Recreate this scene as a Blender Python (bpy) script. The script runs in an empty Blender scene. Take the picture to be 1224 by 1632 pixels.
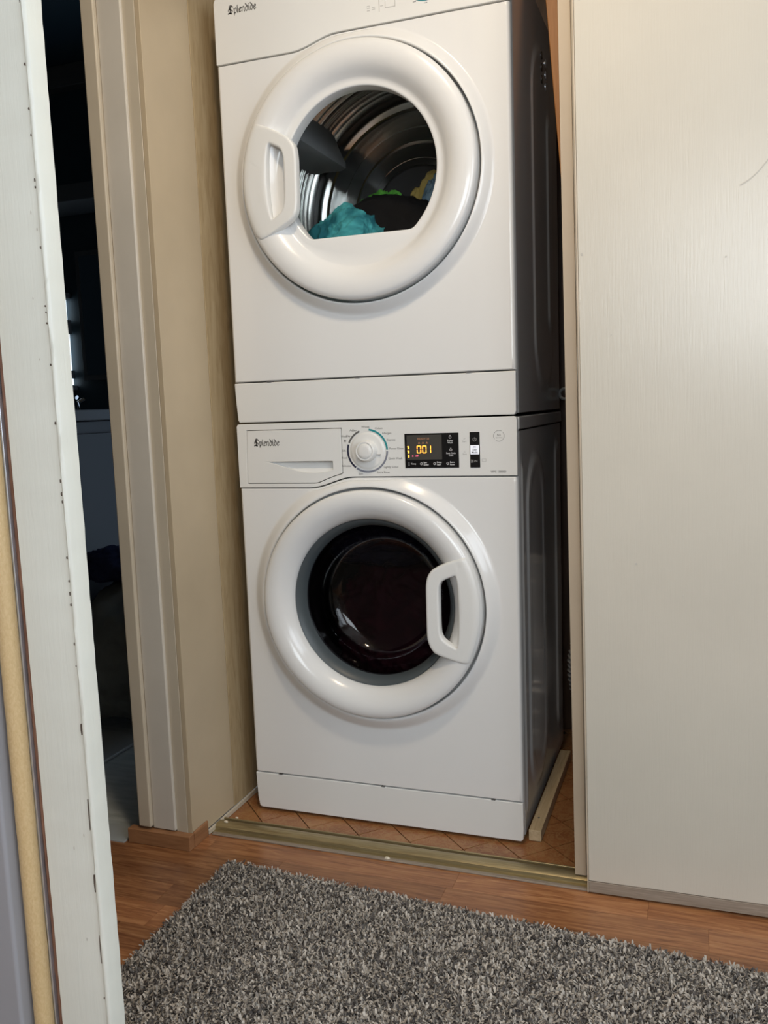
import bpy, bmesh, math, random
import numpy as np
from mathutils import Vector, Matrix, noise
random.seed(7)
PI = math.pi
S = bpy.context.scene
C = S.collection

# ------------------------------------------------------------------ camera
cam_d = bpy.data.cameras.new('camera')
cam = bpy.data.objects.new('camera', cam_d)
C.objects.link(cam)
_r = Vector((0.94078797, 0.33712823, -0.03553238))
_u = Vector((-0.00740416, 0.12522664, 0.99210053))
_f = Vector((-0.3389147, 0.93309316, -0.12030787))
M = Matrix.Identity(4)
for i in range(3):
    M[i][0], M[i][1], M[i][2] = _r[i], _u[i], -_f[i]
M.translation = Vector((0.9208, -1.6428, 0.879))
cam.matrix_world = M
cam_d.sensor_fit = 'VERTICAL'
cam_d.sensor_height = 24
cam_d.lens = 1398.9 / 1632 * 24
cam_d.clip_start = 0.02
S.camera = cam

# ------------------------------------------------------------------ light
S.view_settings.view_transform = 'Standard'
S.view_settings.look = 'None'
S.view_settings.gamma = 1
S.view_settings.exposure = 0.0
W = bpy.data.worlds.new('world')
S.world = W
W.use_nodes = True
W.node_tree.nodes['Background'].inputs[0].default_value = (0.60, 0.78, 1.0, 1)
W.node_tree.nodes['Background'].inputs[1].default_value = 1.0


def area(name, loc, direction, sx, sy, power, color):
    d = bpy.data.lights.new(name, 'AREA')
    d.shape = 'RECTANGLE'
    d.size, d.size_y = sx, sy
    d.energy = power
    d.color = color
    o = bpy.data.objects.new(name, d)
    C.objects.link(o)
    o.location = loc
    o.rotation_euler = Vector(direction).to_track_quat('-Z', 'Y').to_euler()
    return o


# daylight coming in through the window behind the viewer and the one on the right
area('daylight_back_window', (1.46, -3.44, 1.47), (-0.1, 1, -0.03), 1.34, 0.85, 30, (0.88, 0.95, 1.0))
area('daylight_right_window', (2.16, -1.72, 1.35), (-1, 0.15, -0.05), 1.0, 1.05, 16, (0.86, 0.93, 1.0))
area('daylight_passage_window', (2.17, -0.78, 1.40), (-1, 0.05, -0.05), 0.66, 0.95, 3.5, (0.88, 0.95, 1.0))
# warm ceiling lamp in the passage
area('ceiling_lamp_light', (0.56, -0.80, 2.14), (0, 0, -1), 0.14, 0.14, 10, (1.0, 0.80, 0.56))

# ------------------------------------------------------------------ materials


def mat(name, col=(0.8, 0.8, 0.8), rough=0.5, metal=0.0, spec=0.5, coat=0.0, emit=None, es=0.0):
    m = bpy.data.materials.new(name)
    m.use_nodes = True
    b = m.node_tree.nodes['Principled BSDF']
    b.inputs['Base Color'].default_value = (*col, 1)
    b.inputs['Roughness'].default_value = rough
    b.inputs['Metallic'].default_value = metal
    b.inputs['Specular IOR Level'].default_value = spec
    b.inputs['Coat Weight'].default_value = coat
    if emit:
        b.inputs['Emission Color'].default_value = (*emit, 1)
        b.inputs['Emission Strength'].default_value = es
    return m


class NT:
    def __init__(s, m):
        s.t = m.node_tree
        s.b = s.t.nodes['Principled BSDF']

    def n(s, kind, **kw):
        nd = s.t.nodes.new(kind)
        for k, v in kw.items():
            if isinstance(k, str) and hasattr(nd, k):
                setattr(nd, k, v)
            else:
                nd.inputs[k.replace('_', ' ')].default_value = v
        return nd

    def l(s, a, b):
        s.t.links.new(a, b)

    def coords(s, scale, obj=False, rand=False):
        if obj:
            src = s.n('ShaderNodeTexCoord').outputs['Object']
        else:
            src = s.n('ShaderNodeNewGeometry').outputs['Position']
        mp = s.n('ShaderNodeMapping')
        mp.inputs['Scale'].default_value = scale
        s.l(src, mp.inputs['Vector'])
        if rand:
            oi = s.n('ShaderNodeObjectInfo')
            mu = s.n('ShaderNodeVectorMath', operation='SCALE')
            mu.inputs[0].default_value = (37.0, 19.0, 53.0)
            s.l(oi.outputs['Random'], mu.inputs['Scale'])
            s.l(mu.outputs[0], mp.inputs['Location'])
        return mp.outputs[0]

    def noise(s, vec, scale, detail=4, rough=0.55, dist=0.0):
        nd = s.n('ShaderNodeTexNoise')
        nd.inputs['Scale'].default_value = scale
        nd.inputs['Detail'].default_value = detail
        nd.inputs['Roughness'].default_value = rough
        nd.inputs['Distortion'].default_value = dist
        s.l(vec, nd.inputs['Vector'])
        return nd.outputs['Fac']

    def ramp(s, fac, stops):
        nd = s.n('ShaderNodeValToRGB')
        e = nd.color_ramp.elements
        while len(e) < len(stops):
            e.new(0.5)
        for el, (p, c) in zip(e, stops):
            el.position = p
            el.color = (*c, 1) if len(c) == 3 else c
        s.l(fac, nd.inputs['Fac'])
        return nd.outputs['Color']

    def bump(s, h, strength, dist=0.002):
        nd = s.n('ShaderNodeBump')
        nd.inputs['Strength'].default_value = strength
        nd.inputs['Distance'].default_value = dist
        s.l(h, nd.inputs['Height'])
        s.l(nd.outputs[0], s.b.inputs['Normal'])

    def mix(s, f, a, b):
        nd = s.n('ShaderNodeMix', data_type='RGBA')
        if isinstance(f, (int, float)):
            nd.inputs[0].default_value = f
        else:
            s.l(f, nd.inputs[0])
        for sock, v in ((nd.inputs[6], a), (nd.inputs[7], b)):
            if isinstance(v, tuple):
                sock.default_value = (*v, 1)
            else:
                s.l(v, sock)
        return nd.outputs[2]

    def math(s, op, a, b=0.0, c=0.0):
        nd = s.n('ShaderNodeMath', operation=op)
        for i, v in enumerate((a, b, c)):
            if isinstance(v, (int, float)):
                nd.inputs[i].default_value = v
            else:
                s.l(v, nd.inputs[i])
        return nd.outputs[0]


def grain_mat(name, stops, scale, rough=0.5, nscale=6, rand=False, bump=0.1, detail=6, dist=0.6):
    m = mat(name, rough=rough)
    t = NT(m)
    v = t.coords(scale, rand=rand)
    f = t.noise(v, nscale, detail, 0.6, dist)
    col = t.ramp(f, stops)
    if rand:
        oi = t.n('ShaderNodeObjectInfo')
        hs = t.n('ShaderNodeHueSaturation')
        mr = t.n('ShaderNodeMapRange')
        mr.inputs['To Min'].default_value = 0.62
        mr.inputs['To Max'].default_value = 1.28
        t.l(oi.outputs['Random'], mr.inputs['Value'])
        t.l(mr.outputs[0], hs.inputs['Value'])
        t.l(col, hs.inputs['Color'])
        col = hs.outputs[0]
    t.l(col, t.b.inputs['Base Color'])
    if bump:
        t.bump(f, bump, 0.001)
    return m


def paint_mat(name, col, rough=0.4, scale=(60, 60, 3), b=0.25, var=0.06, spec=0.5):
    m = mat(name, col, rough, spec=spec)
    t = NT(m)
    v = t.coords(scale)
    f = t.noise(v, 4, 6, 0.6, 0.3)
    v2 = t.coords((1, 1, 1))
    f2 = t.noise(v2, 5, 4)
    a = tuple(c * (1 - var) for c in col)
    bb = tuple(min(1, c * (1 + var)) for c in col)
    t.l(t.ramp(f2, [(0.3, a), (0.7, bb)]), t.b.inputs['Base Color'])
    t.bump(f, b, 0.0012)
    return m


WHITE = mat('appliance_white', (0.80, 0.80, 0.79), 0.22, coat=0.3)
WHITE2 = mat('appliance_white_plastic', (0.78, 0.78, 0.76), 0.28)
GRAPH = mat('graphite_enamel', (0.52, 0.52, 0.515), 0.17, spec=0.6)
DARK = mat('dark_interior', (0.012, 0.012, 0.013), 0.5)
BLACK = mat('black_plastic', (0.010, 0.010, 0.012), 0.25)
RUBBER = mat('grey_rubber', (0.070, 0.085, 0.093), 0.42)
STEEL = mat('drum_steel', (0.80, 0.82, 0.80), 0.17, metal=0.85)
DARKST = mat('groove_dark_reflection', (0.04, 0.042, 0.042), 0.4)  # black reflections between the drum bands, put into the shell's colour
BACKST = mat('drum_back_steel', (0.62, 0.63, 0.62), 0.14, metal=1.0)
LIFT = mat('lifter_grey_plastic', (0.22, 0.235, 0.24), 0.45)
INK = mat('grey_ink', (0.13, 0.125, 0.12), 0.6)
INKP = mat('pale_grey_ink', (0.36, 0.35, 0.34), 0.6)
TEAL = mat('teal_ink', (0.02, 0.27, 0.29), 0.5)
NAVY = mat('navy_ink', (0.018, 0.02, 0.05), 0.5)
GREYI = mat('slate_ink', (0.22, 0.23, 0.28), 0.5)
SCREEN = mat('display_glass', (0.065, 0.062, 0.056), 0.15)
PANELB = mat('display_black', (0.006, 0.006, 0.007), 0.18)
WINK = mat('white_ink', (0.65, 0.65, 0.65), 0.5)
ORANGE = mat('orange_digits', (0.8, 0.3, 0.02), 0.5, emit=(1.0, 0.42, 0.05), es=2.2)
PINK = mat('pink_indicator', (0.7, 0.1, 0.2), 0.5, emit=(1.0, 0.12, 0.25), es=0.8)
DIMO = mat('dim_orange_icons', (0.3, 0.15, 0.08), 0.5, emit=(0.8, 0.3, 0.1), es=0.18)
BUTTON = mat('white_button', (0.85, 0.86, 0.9), 0.4, emit=(0.8, 0.87, 1.0), es=0.35)

JAMB = paint_mat('cream_jamb_paint', (0.56, 0.49, 0.38), 0.38, b=0.08)
JAMBW = paint_mat('white_jamb_paint', (0.63, 0.585, 0.51), 0.35, b=0.12)
WALLP = paint_mat('tan_wall_paint', (0.52, 0.42, 0.285), 0.45, b=0.06)
DOORP = paint_mat('door_cream_paint', (0.60, 0.56, 0.48), 0.24, scale=(90, 90, 4), b=0.22, var=0.03)
STRIPP = paint_mat('door_edge_beige', (0.56, 0.47, 0.36), 0.42, b=0.08)
POSTP = paint_mat('post_white_paint', (0.685, 0.69, 0.62), 0.4, scale=(70, 70, 4), b=0.3, var=0.03)
RAIL = grain_mat('grey_worn_wood', [(0.3, (0.21, 0.165, 0.125)), (0.7, (0.36, 0.30, 0.24))], (2, 30, 60), 0.6)
RAWW = grain_mat('raw_closet_panel', [(0.25, (0.33, 0.23, 0.115)), (0.5, (0.43, 0.32, 0.18)), (0.75, (0.49, 0.38, 0.23))], (9, 9, 1.4), 0.7, 5, dist=1.8)
BRASS = grain_mat('aged_brass_track', [(0.3, (0.30, 0.235, 0.12)), (0.7, (0.47, 0.39, 0.23))], (3, 60, 60), 0.36, bump=0.05)
BRASS.node_tree.nodes['Principled BSDF'].inputs['Metallic'].default_value = 0.7
PLANK = grain_mat('laminate', [(0.25, (0.15, 0.058, 0.026)), (0.45, (0.27, 0.112, 0.047)), (0.6, (0.36, 0.165, 0.070)), (0.8, (0.47, 0.245, 0.120))], (2.2, 26, 20), 0.26, 4, rand=True, bump=0.03, dist=1.2)
BASEW = grain_mat('laminate_block', [(0.3, (0.25, 0.115, 0.05)), (0.7, (0.40, 0.20, 0.095))], (3, 3, 25), 0.4, 5)
PINE = grain_mat('pine', [(0.3, (0.43, 0.32, 0.19)), (0.7, (0.60, 0.48, 0.31))], (40, 3, 40), 0.65, 4)
OAK = grain_mat('orange_wood', [(0.3, (0.50, 0.19, 0.040)), (0.7, (0.62, 0.27, 0.075))], (30, 30, 2), 0.45, 5)
BROWNE = grain_mat('raw_brown_edge', [(0.3, (0.12, 0.05, 0.028)), (0.7, (0.27, 0.135, 0.085))], (80, 80, 5), 0.7, 4)
ROD = grain_mat('tan_speckled_rod', [(0.3, (0.52, 0.36, 0.17)), (0.7, (0.62, 0.46, 0.25))], (80, 80, 40), 0.55, 6, bump=0.1)
ALU = mat('pale_aluminium', (0.62, 0.66, 0.72), 0.3, metal=0.8)
GREYD = paint_mat('grey_blue_door', (0.30, 0.30, 0.32), 0.5, b=0.05)
ROOMW = paint_mat('room_wall_paint', (0.48, 0.46, 0.43), 0.6, b=0.02)
CEIL = mat('ceiling_paint', (0.66, 0.63, 0.58), 0.8)
PANELBR = grain_mat('brown_panelling', [(0.3, (0.06, 0.03, 0.014)), (0.7, (0.12, 0.06, 0.03))], (25, 25, 2), 0.5, 5)
BATHW = mat('dark_teal_wall', (0.028, 0.050, 0.066), 0.5)
BATHT = mat('bath_trim', (0.10, 0.105, 0.11), 0.5)
VANITY = mat('vanity_grey', (0.042, 0.044, 0.050), 0.45)
CHROME = mat('chrome', (0.8, 0.8, 0.82), 0.12, metal=1.0)
FOIL = mat('foil', (0.85, 0.85, 0.86), 0.30, metal=0.6)
CHIP = mat('cream_paint_chip', (0.75, 0.68, 0.55), 0.7)
SCUFF = mat('grey_scuff', (0.50, 0.47, 0.42), 0.6)
WEAR = mat('dark_chip', (0.10, 0.075, 0.06), 0.8)


def bath_floor():
    m = mat('bath_vinyl', rough=0.5)
    t = NT(m)
    f = t.noise(t.coords((2.5, 14, 1)), 4, 5)
    t.l(t.ramp(f, [(0.3, (0.34, 0.37, 0.365)), (0.7, (0.50, 0.53, 0.52))]), t.b.inputs['Base Color'])
    return m


BFLOOR = bath_floor()
BSTRIP = mat('bath_strip', (0.36, 0.38, 0.38), 0.5)


def tile_mat():
    m = mat('closet_vinyl', rough=0.33)
    t = NT(m)
    v = t.coords((1, 1, 1))
    n1 = t.noise(v, 9, 3, 0.6, 0)
    n2 = t.noise(v, 34, 2, 0.5, 2.2)
    curl = t.math('ABSOLUTE', t.math('SUBTRACT', n2, 0.5))
    cm = t.ramp(curl, [(0.0, (1, 1, 1)), (0.035, (0.75, 0.75, 0.75)), (0.075, (0, 0, 0))])
    base = t.ramp(n1, [(0.3, (0.20, 0.072, 0.026)), (0.55, (0.29, 0.115, 0.042)), (0.75, (0.36, 0.165, 0.065))])
    sp = t.noise(v, 240, 2, 0.6)
    base = t.mix(t.ramp(sp, [(0.55, (0, 0, 0)), (0.72, (0.6, 0.6, 0.6))]), base, (0.40, 0.22, 0.09))
    col = t.mix(t.math('MULTIPLY', cm, 0.38), base, (0.42, 0.27, 0.12))
    t.l(col, t.b.inputs['Base Color'])
    return m


TILE = tile_mat()
GROUT = mat('dark_joint', (0.035, 0.016, 0.010), 0.7)


def cloth_mat(name, a, b, scale=30, rough=0.9):
    m = mat(name, rough=rough, spec=0.2)
    t = NT(m)
    f = t.noise(t.coords((1, 1, 1)), scale, 4, 0.6, 0.5)
    t.l(t.ramp(f, [(0.4, a), (0.62, b)]), t.b.inputs['Base Color'])
    f2 = t.noise(t.coords((1, 1, 1)), 900, 2)
    t.bump(f2, 0.3, 0.0006)
    return m


def glass(name, tint=(1, 1, 1), gloss=1.0, rough=0.02):
    m = bpy.data.materials.new(name)
    m.use_nodes = True
    nt = m.node_tree
    nt.nodes.remove(nt.nodes['Principled BSDF'])
    tr = nt.nodes.new('ShaderNodeBsdfTransparent')
    tr.inputs[0].default_value = (*tint, 1)
    gl = nt.nodes.new('ShaderNodeBsdfGlossy')
    gl.inputs['Roughness'].default_value = rough
    lw = nt.nodes.new('ShaderNodeFresnel')
    lw.inputs['IOR'].default_value = 1.45
    mx = nt.nodes.new('ShaderNodeMixShader')
    mn = nt.nodes.new('ShaderNodeMath')
    mn.operation = 'MINIMUM'
    mn.inputs[1].default_value = gloss
    nt.links.new(lw.outputs[0], mn.inputs[0])
    nt.links.new(mn.outputs[0], mx.inputs[0])
    nt.links.new(tr.outputs[0], mx.inputs[1])
    nt.links.new(gl.outputs[0], mx.inputs[2])
    nt.links.new(mx.outputs[0], nt.nodes['Material Output'].inputs[0])
    return m


GLASS = glass('clear_glass', gloss=0.012)
GLASSD = glass('smoked_glass', (0.45, 0.42, 0.45), gloss=0.07, rough=0.06)

# ------------------------------------------------------------------ helpers


def tag(o, label=None, cat=None, group=None, kind=None):
    if label: o['label'] = label
    if cat: o['category'] = cat
    if group: o['group'] = group
    if kind: o['kind'] = kind
    return o


def thing(name, label, cat, loc=(0, 0, 0), group=None):
    o = bpy.data.objects.new(name, None)
    o.empty_display_size = 0.05
    C.objects.link(o)
    o.location = loc
    return tag(o, label, cat, group)


def obj(name, v, f, m, parent=None, smooth=True, sharp=35, bevel=0, seg=2):
    me = bpy.data.meshes.new(name)
    me.from_pydata([tuple(p) for p in v], [], [tuple(q) for q in f])
    return link(name, me, m, parent, smooth, sharp, bevel, seg)


def link(name, me, m, parent=None, smooth=True, sharp=35, bevel=0, seg=2):
    bm = bmesh.new()
    bm.from_mesh(me)
    bmesh.ops.recalc_face_normals(bm, faces=bm.faces)
    bm.to_mesh(me)
    bm.free()
    if smooth:
        me.polygons.foreach_set('use_smooth', [True] * len(me.polygons))
        me.set_sharp_from_angle(angle=math.radians(sharp))
    if m is not None and len(me.materials) == 0:
        me.materials.append(m)
    o = bpy.data.objects.new(name, me)
    C.objects.link(o)
    if parent is not None:
        o.parent = parent
        if parent.type == 'EMPTY' or True:
            o.matrix_parent_inverse = parent_inv(parent)
    if bevel:
        md = o.modifiers.new('bevel', 'BEVEL')
        md.width = bevel
        md.segments = seg
        md.limit_method = 'ANGLE'
        md.angle_limit = math.radians(40)
        md.harden_normals = True
    return o


def parent_inv(p):
    mw = Matrix.Identity(4)
    q = p
    chain = []
    while q is not None:
        chain.append(q)
        q = q.parent
    for q in reversed(chain):
        mw = mw @ q.matrix_parent_inverse @ q.matrix_basis
    return mw.inverted()


def boxd(lo, hi):
    x0, y0, z0 = lo
    x1, y1, z1 = hi
    v = [(x0, y0, z0), (x1, y0, z0), (x1, y1, z0), (x0, y1, z0), (x0, y0, z1), (x1, y0, z1), (x1, y1, z1), (x0, y1, z1)]
    f = [(0, 3, 2, 1), (4, 5, 6, 7), (0, 1, 5, 4), (1, 2, 6, 5), (2, 3, 7, 6), (3, 0, 4, 7)]
    return v, f


class MB:
    def __init__(s):
        s.v, s.f = [], []

    def add(s, v, f):
        n = len(s.v)
        s.v += list(v)
        s.f += [tuple(i + n for i in q) for q in f]
        return s

    def box(s, lo, hi):
        return s.add(*boxd(lo, hi))

    def build(s, name, m, parent=None, **k):
        return obj(name, s.v, s.f, m, parent, **k)


def box(name, lo, hi, m, parent=None, bevel=0.0, **k):
    return obj(name, *boxd(lo, hi), m, parent, bevel=bevel, **k)


def struct(name, lo, hi, m, bevel=0.0):
    return tag(box(name, lo, hi, m, bevel=bevel), kind='structure')


def prism(poly, y0, y1):
    """polygon in the xz plane, extruded from y0 to y1"""
    n = len(poly)
    v = [(x, y0, z) for x, z in poly] + [(x, y1, z) for x, z in poly]
    f = [tuple(range(n)), tuple(range(2 * n - 1, n - 1, -1))]
    f += [(i, (i + 1) % n, n + (i + 1) % n, n + i) for i in range(n)]
    return v, f


def revolve(profile, cx, cz, n=128, closed=False):
    """profile of (radius, y), turned about the y axis through (cx, cz)"""
    v, f = [], []
    k = len(profile)
    for i in range(n):
        a = 2 * PI * i / n
        for r, y in profile:
            v.append((cx + r * math.cos(a), y, cz + r * math.sin(a)))
    for i in range(n):
        j = (i + 1) % n
        for q in range(k if closed else k - 1):
            w = (q + 1) % k
            f.append((i * k + q, i * k + w, j * k + w, j * k + q))
    return v, f


def disc(r, cx, cz, y, n=96):
    return [(cx + r * math.cos(2 * PI * i / n), y, cz + r * math.sin(2 * PI * i / n)) for i in range(n)], [tuple(range(n))]


def tube(pts, rad, seg=10, cap=True):
    v, f = [], []
    P = [Vector(p) for p in pts]
    n = len(P)
    for i, p in enumerate(P):
        d = (P[min(i + 1, n - 1)] - P[max(i - 1, 0)]).normalized()
        a = d.cross(Vector((0.3, 0.1, 1)) if abs(d.z) < 0.9 else Vector((1, 0.2, 0))).normalized()
        b = d.cross(a)
        r = rad[i] if isinstance(rad, (list, tuple)) else rad
        for k in range(seg):
            t = 2 * PI * k / seg
            v.append(p + a * r * math.cos(t) + b * r * math.sin(t))
    for i in range(n - 1):
        for k in range(seg):
            m2 = (k + 1) % seg
            f.append((i * seg + k, i * seg + m2, (i + 1) * seg + m2, (i + 1) * seg + k))
    if cap:
        f.append(tuple(range(seg)))
        f.append(tuple(range((n - 1) * seg, n * seg)))
    return v, f


def boolean_cut(o, v, f):
    cut = obj('cutter', v, f, None, smooth=False)
    md = o.modifiers.new('cut', 'BOOLEAN')
    md.operation = 'DIFFERENCE'
    md.solver = 'EXACT'
    md.object = cut
    dg = bpy.context.evaluated_depsgraph_get()
    me = bpy.data.meshes.new_from_object(o.evaluated_get(dg))
    o.modifiers.remove(md)
    o.data = me
    me.polygons.foreach_set('use_smooth', [True] * len(me.polygons))
    me.set_sharp_from_angle(angle=math.radians(35))
    bpy.data.objects.remove(cut)


def text_geo(s, x, z, size, y, align='CENTER', bold=False, sx=1.0):
    cu = bpy.data.curves.new('t', 'FONT')
    cu.body = s
    cu.size = size
    cu.align_x = align
    cu.align_y = 'CENTER'
    cu.extrude = 0.00008
    cu.resolution_u = 2
    if bold:
        cu.offset = size * 0.02
    o = bpy.data.objects.new('t', cu)
    C.objects.link(o)
    me = bpy.data.meshes.new_from_object(o.evaluated_get(bpy.context.evaluated_depsgraph_get()))
    v = [(x + p.co.x * sx, y - p.co.z, z + p.co.y) for p in me.vertices]
    f = [tuple(q.vertices) for q in me.polygons]
    bpy.data.objects.remove(o)
    return v, f


def arc_band(cx, cz, r0, r1, a0, a1, y, n=40):
    v, f = [], []
    for i in range(n + 1):
        a = math.radians(a0 + (a1 - a0) * i / n)
        for r in (r0, r1):
            for yy in (y, y + 0.0006):
                v.append((cx + r * math.cos(a), yy, cz + r * math.sin(a)))
    for i in range(n):
        b, c = 4 * i, 4 * i + 4
        f += [(b, b + 2, c + 2, c), (b + 1, c + 1, c + 3, b + 3), (b, c, c + 1, b + 1), (b + 2, b + 3, c + 3, c + 2)]
    f += [(0, 1, 3, 2), (4 * n, 4 * n + 2, 4 * n + 3, 4 * n + 1)]
    return v, f


LET = {
    'S': (1.45, [[(1.3, 1.3), (.85, 1.5), (.3, 1.25), (.3, .98), (.6, .82), (1.0, .66), (1.15, .38), (.75, .02), (.05, .2)], [(.0, .02), (.5, .14), (.95, -.04)], [(.7, 1.42), (.7, .1)], [(.5, 1.35), (.5, .15)], [(.05, .55), (.1, .95)], [(.25, 1.5), (.6, 1.66), (1.0, 1.56)]]),
    'p': (.88, [[(.05, .95), (.18, .85), (.18, -.4)], [(.18, .8), (.5, 1.02), (.72, .8), (.72, .25), (.45, .0), (.18, .15)]]),
    'l': (.42, [[(.12, 1.5), (.12, .14), (.3, .0)]]),
    'e': (.76, [[(.15, .5), (.62, .68), (.6, .85), (.4, 1.0), (.14, .75), (.14, .2), (.36, .0), (.66, .2)]]),
    'n': (.92, [[(.02, .9), (.16, .85), (.16, .05)], [(.16, .8), (.5, 1.02), (.68, .8), (.68, .12), (.82, .0)]]),
    'd': (.88, [[(.55, .95), (.14, .75), (.14, .2), (.42, .0), (.68, .22), (.68, .8), (.5, 1.1), (.1, 1.5)]]),
    'i': (.42, [[(.05, .92), (.14, .85), (.14, .14), (.3, .0)], [(.1, 1.32), (.2, 1.3)]]),
}


def blackletter(word, x, z, h, y, wscale=1.0):
    """pen strokes of a broad nib held at 45 degrees"""
    mb = MB()
    cx = 0
    for ch in word:
        adv, strokes = LET[ch]
        for st in strokes:
            for (a, b) in zip(st[:-1], st[1:]):
                nb = [(.105, .075), (.05, .13), (-.105, -.075), (-.05, -.13)]
                pts = [(p[0] + q[0], p[1] + q[1]) for p in (a, b) for q in nb]
                # convex hull
                pts = sorted(set(pts))

                def half(ps):
                    out = []
                    for p in ps:
                        while len(out) >= 2 and (out[-1][0] - out[-2][0]) * (p[1] - out[-2][1]) - (out[-1][1] - out[-2][1]) * (p[0] - out[-2][0]) <= 0:
                            out.pop()
                        out.append(p)
                    return out
                hull = half(pts)[:-1] + half(pts[::-1])[:-1]
                poly = [(x + (cx + px) * h * wscale, z + pz * h) for px, pz in hull]
                mb.add(*prism(poly, y - 0.00012, y))
        cx += adv
    return mb


def smoothstep(a, b, x):
    t = max(0, min(1, (x - a) / (b - a)))
    return t * t * (3 - 2 * t)


def panel_line(z0, dz):
    """the step line under a control panel, left to right"""
    pts = []
    for i in range(41):
        x = i / 40 * 0.595
        pts.append((x, z0 + dz * smoothstep(0.165, 0.262, x)))
    return pts


def ring_panel(outline, cx, cz, rings, n=220):
    """front panel: an outline with softly rounded edges, a round opening and the rings about it"""
    th = set(2 * PI * i / n for i in range(n))
    P = outline
    for (px, pz), (qx, qz), (ux, uz) in zip(P, P[1:] + P[:1], P[-1:] + P[:-1]):
        a1 = math.atan2(qz - pz, qx - px)
        a2 = math.atan2(pz - uz, px - ux)
        if abs(math.sin(a1 - a2)) > 0.5:
            th.add(math.atan2(pz - cz, px - cx) % (2 * PI))
    th = sorted(th)

    def hit(a):
        dx, dz = math.cos(a), math.sin(a)
        best = None
        for (px, pz), (qx, qz) in zip(P, P[1:] + P[:1]):
            ex, ez = qx - px, qz - pz
            den = dx * ez - dz * ex
            if abs(den) < 1e-12: continue
            t = ((px - cx) * ez - (pz - cz) * ex) / den
            s = ((px - cx) * dz - (pz - cz) * dx) / den
            if t > 0 and -1e-6 <= s <= 1 + 1e-6 and (best is None or t < best):
                best = t
        return best
    x0, x1 = min(p[0] for p in P), max(p[0] for p in P)
    z0, z1 = min(p[1] for p in P), max(p[1] for p in P)
    loops = []
    for (ins, y) in ((0, 0.016), (0.0002, 0.007), (0.0022, 0.0022), (0.005, 0.0003), (0.0065, 0.0), (0.0075, 0.0)):
        L = []
        for a in th:
            t = hit(a)
            px, pz = cx + t * math.cos(a), cz + t * math.sin(a)
            kx = 1 - ins / ((x1 - x0) / 2)
            kz = 1 - ins / ((z1 - z0) / 2) * 0.35
            mx, mz = (x0 + x1) / 2, (z0 + z1) / 2
            L.append((mx + (px - mx) * kx, y, mz + (pz - mz) * kz))
        loops.append(L)
    hs = [hit(a) for a in th]
    rings = [(rings[0][0] + 0.0035, 0.0), (rings[0][0] + 0.002, 0.0)] + rings
    for q, (r, y) in enumerate(rings):
        rr = [min(r, t - 0.0035 - 0.0004 * q) for t in hs]
        loops.append([(cx + k * math.cos(a), y, cz + k * math.sin(a)) for a, k in zip(th, rr)])
    m = len(th)
    v = [p for L in loops for p in L]
    f = []
    for k in range(len(loops) - 1):
        for i in range(m):
            j = (i + 1) % m
            f.append((k * m + i, k * m + j, (k + 1) * m + j, (k + 1) * m + i))
    return v, f


# ------------------------------------------------------------------ setting: hall, closet, bathroom
floor = tag(MB().box((-0.30, -3.5, -0.06), (2.2, -0.125, -0.012)).build('floor', PLANK), kind='structure')
row = 0
y = -0.1262
while y > -1.25:
    x = -0.30 - random.random() * 0.25
    if row == 2:
        x = -0.20
    while x < 1.75:
        L = random.uniform(0.32, 0.62)
        if row in (2,) and x < 0.74 < x + L + 0.25:
            L = 0.74 - x
        xa, xb = max(x, -0.30), min(x + L, 2.2)
        if xb > xa + 0.01:
            box('plank', (xa + 0.0002, y - 0.0652, -0.012), (xb - 0.0002, y, 0), PLANK, floor)
        x += L
    y -= 0.0656
    row += 1
box('plank', (-0.30, -3.5, -0.012), (2.2, y, 0), PLANK, floor)

# closet floor of diamond vinyl tiles
cfl = tag(box('floor', (-0.047, -0.125, -0.06), (1.5, 0.66, -0.003), GROUT), kind='structure')
dg_ = 0.112


def clip(poly, x0, y0, x1, y1):
    for ax, val, sg in ((0, x0, 1), (0, x1, -1), (1, y0, 1), (1, y1, -1)):
        out = []
        for i in range(len(poly)):
            a, b = poly[i], poly[(i + 1) % len(poly)]
            ia, ib = sg * (a[ax] - val) >= 0, sg * (b[ax] - val) >= 0
            if ia: out.append(a)
            if ia != ib:
                t = (val - a[ax]) / (b[ax] - a[ax])
                out.append((a[0] + (b[0] - a[0]) * t, a[1] + (b[1] - a[1]) * t))
        poly = out
        if len(poly) < 3: return None
    return poly


for i in range(-2, 30):
    for j in range(-3, 14):
        cx = -0.02 + i * dg_ / 2
        cy = -0.05 + j * dg_ / 2
        if (i + j) % 2: continue
        if not (cy < 0.16 or cx > 0.57) or cx > 0.86: continue
        h = dg_ / 2 - 0.0016
        poly = clip([(cx + h, cy), (cx, cy + h), (cx - h, cy), (cx, cy - h)], -0.046, -0.062, 1.0, 0.65)
        if not poly: continue
        n = len(poly)
        v = [(a, b, -0.003) for a, b in poly] + [(a, b, 0) for a, b in poly]
        f = [tuple(range(n)), tuple(range(n, 2 * n))] + [(q, (q + 1) % n, n + (q + 1) % n, n + q) for q in range(n)]
        obj('tile', v, f, TILE, cfl, smooth=False)

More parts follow.
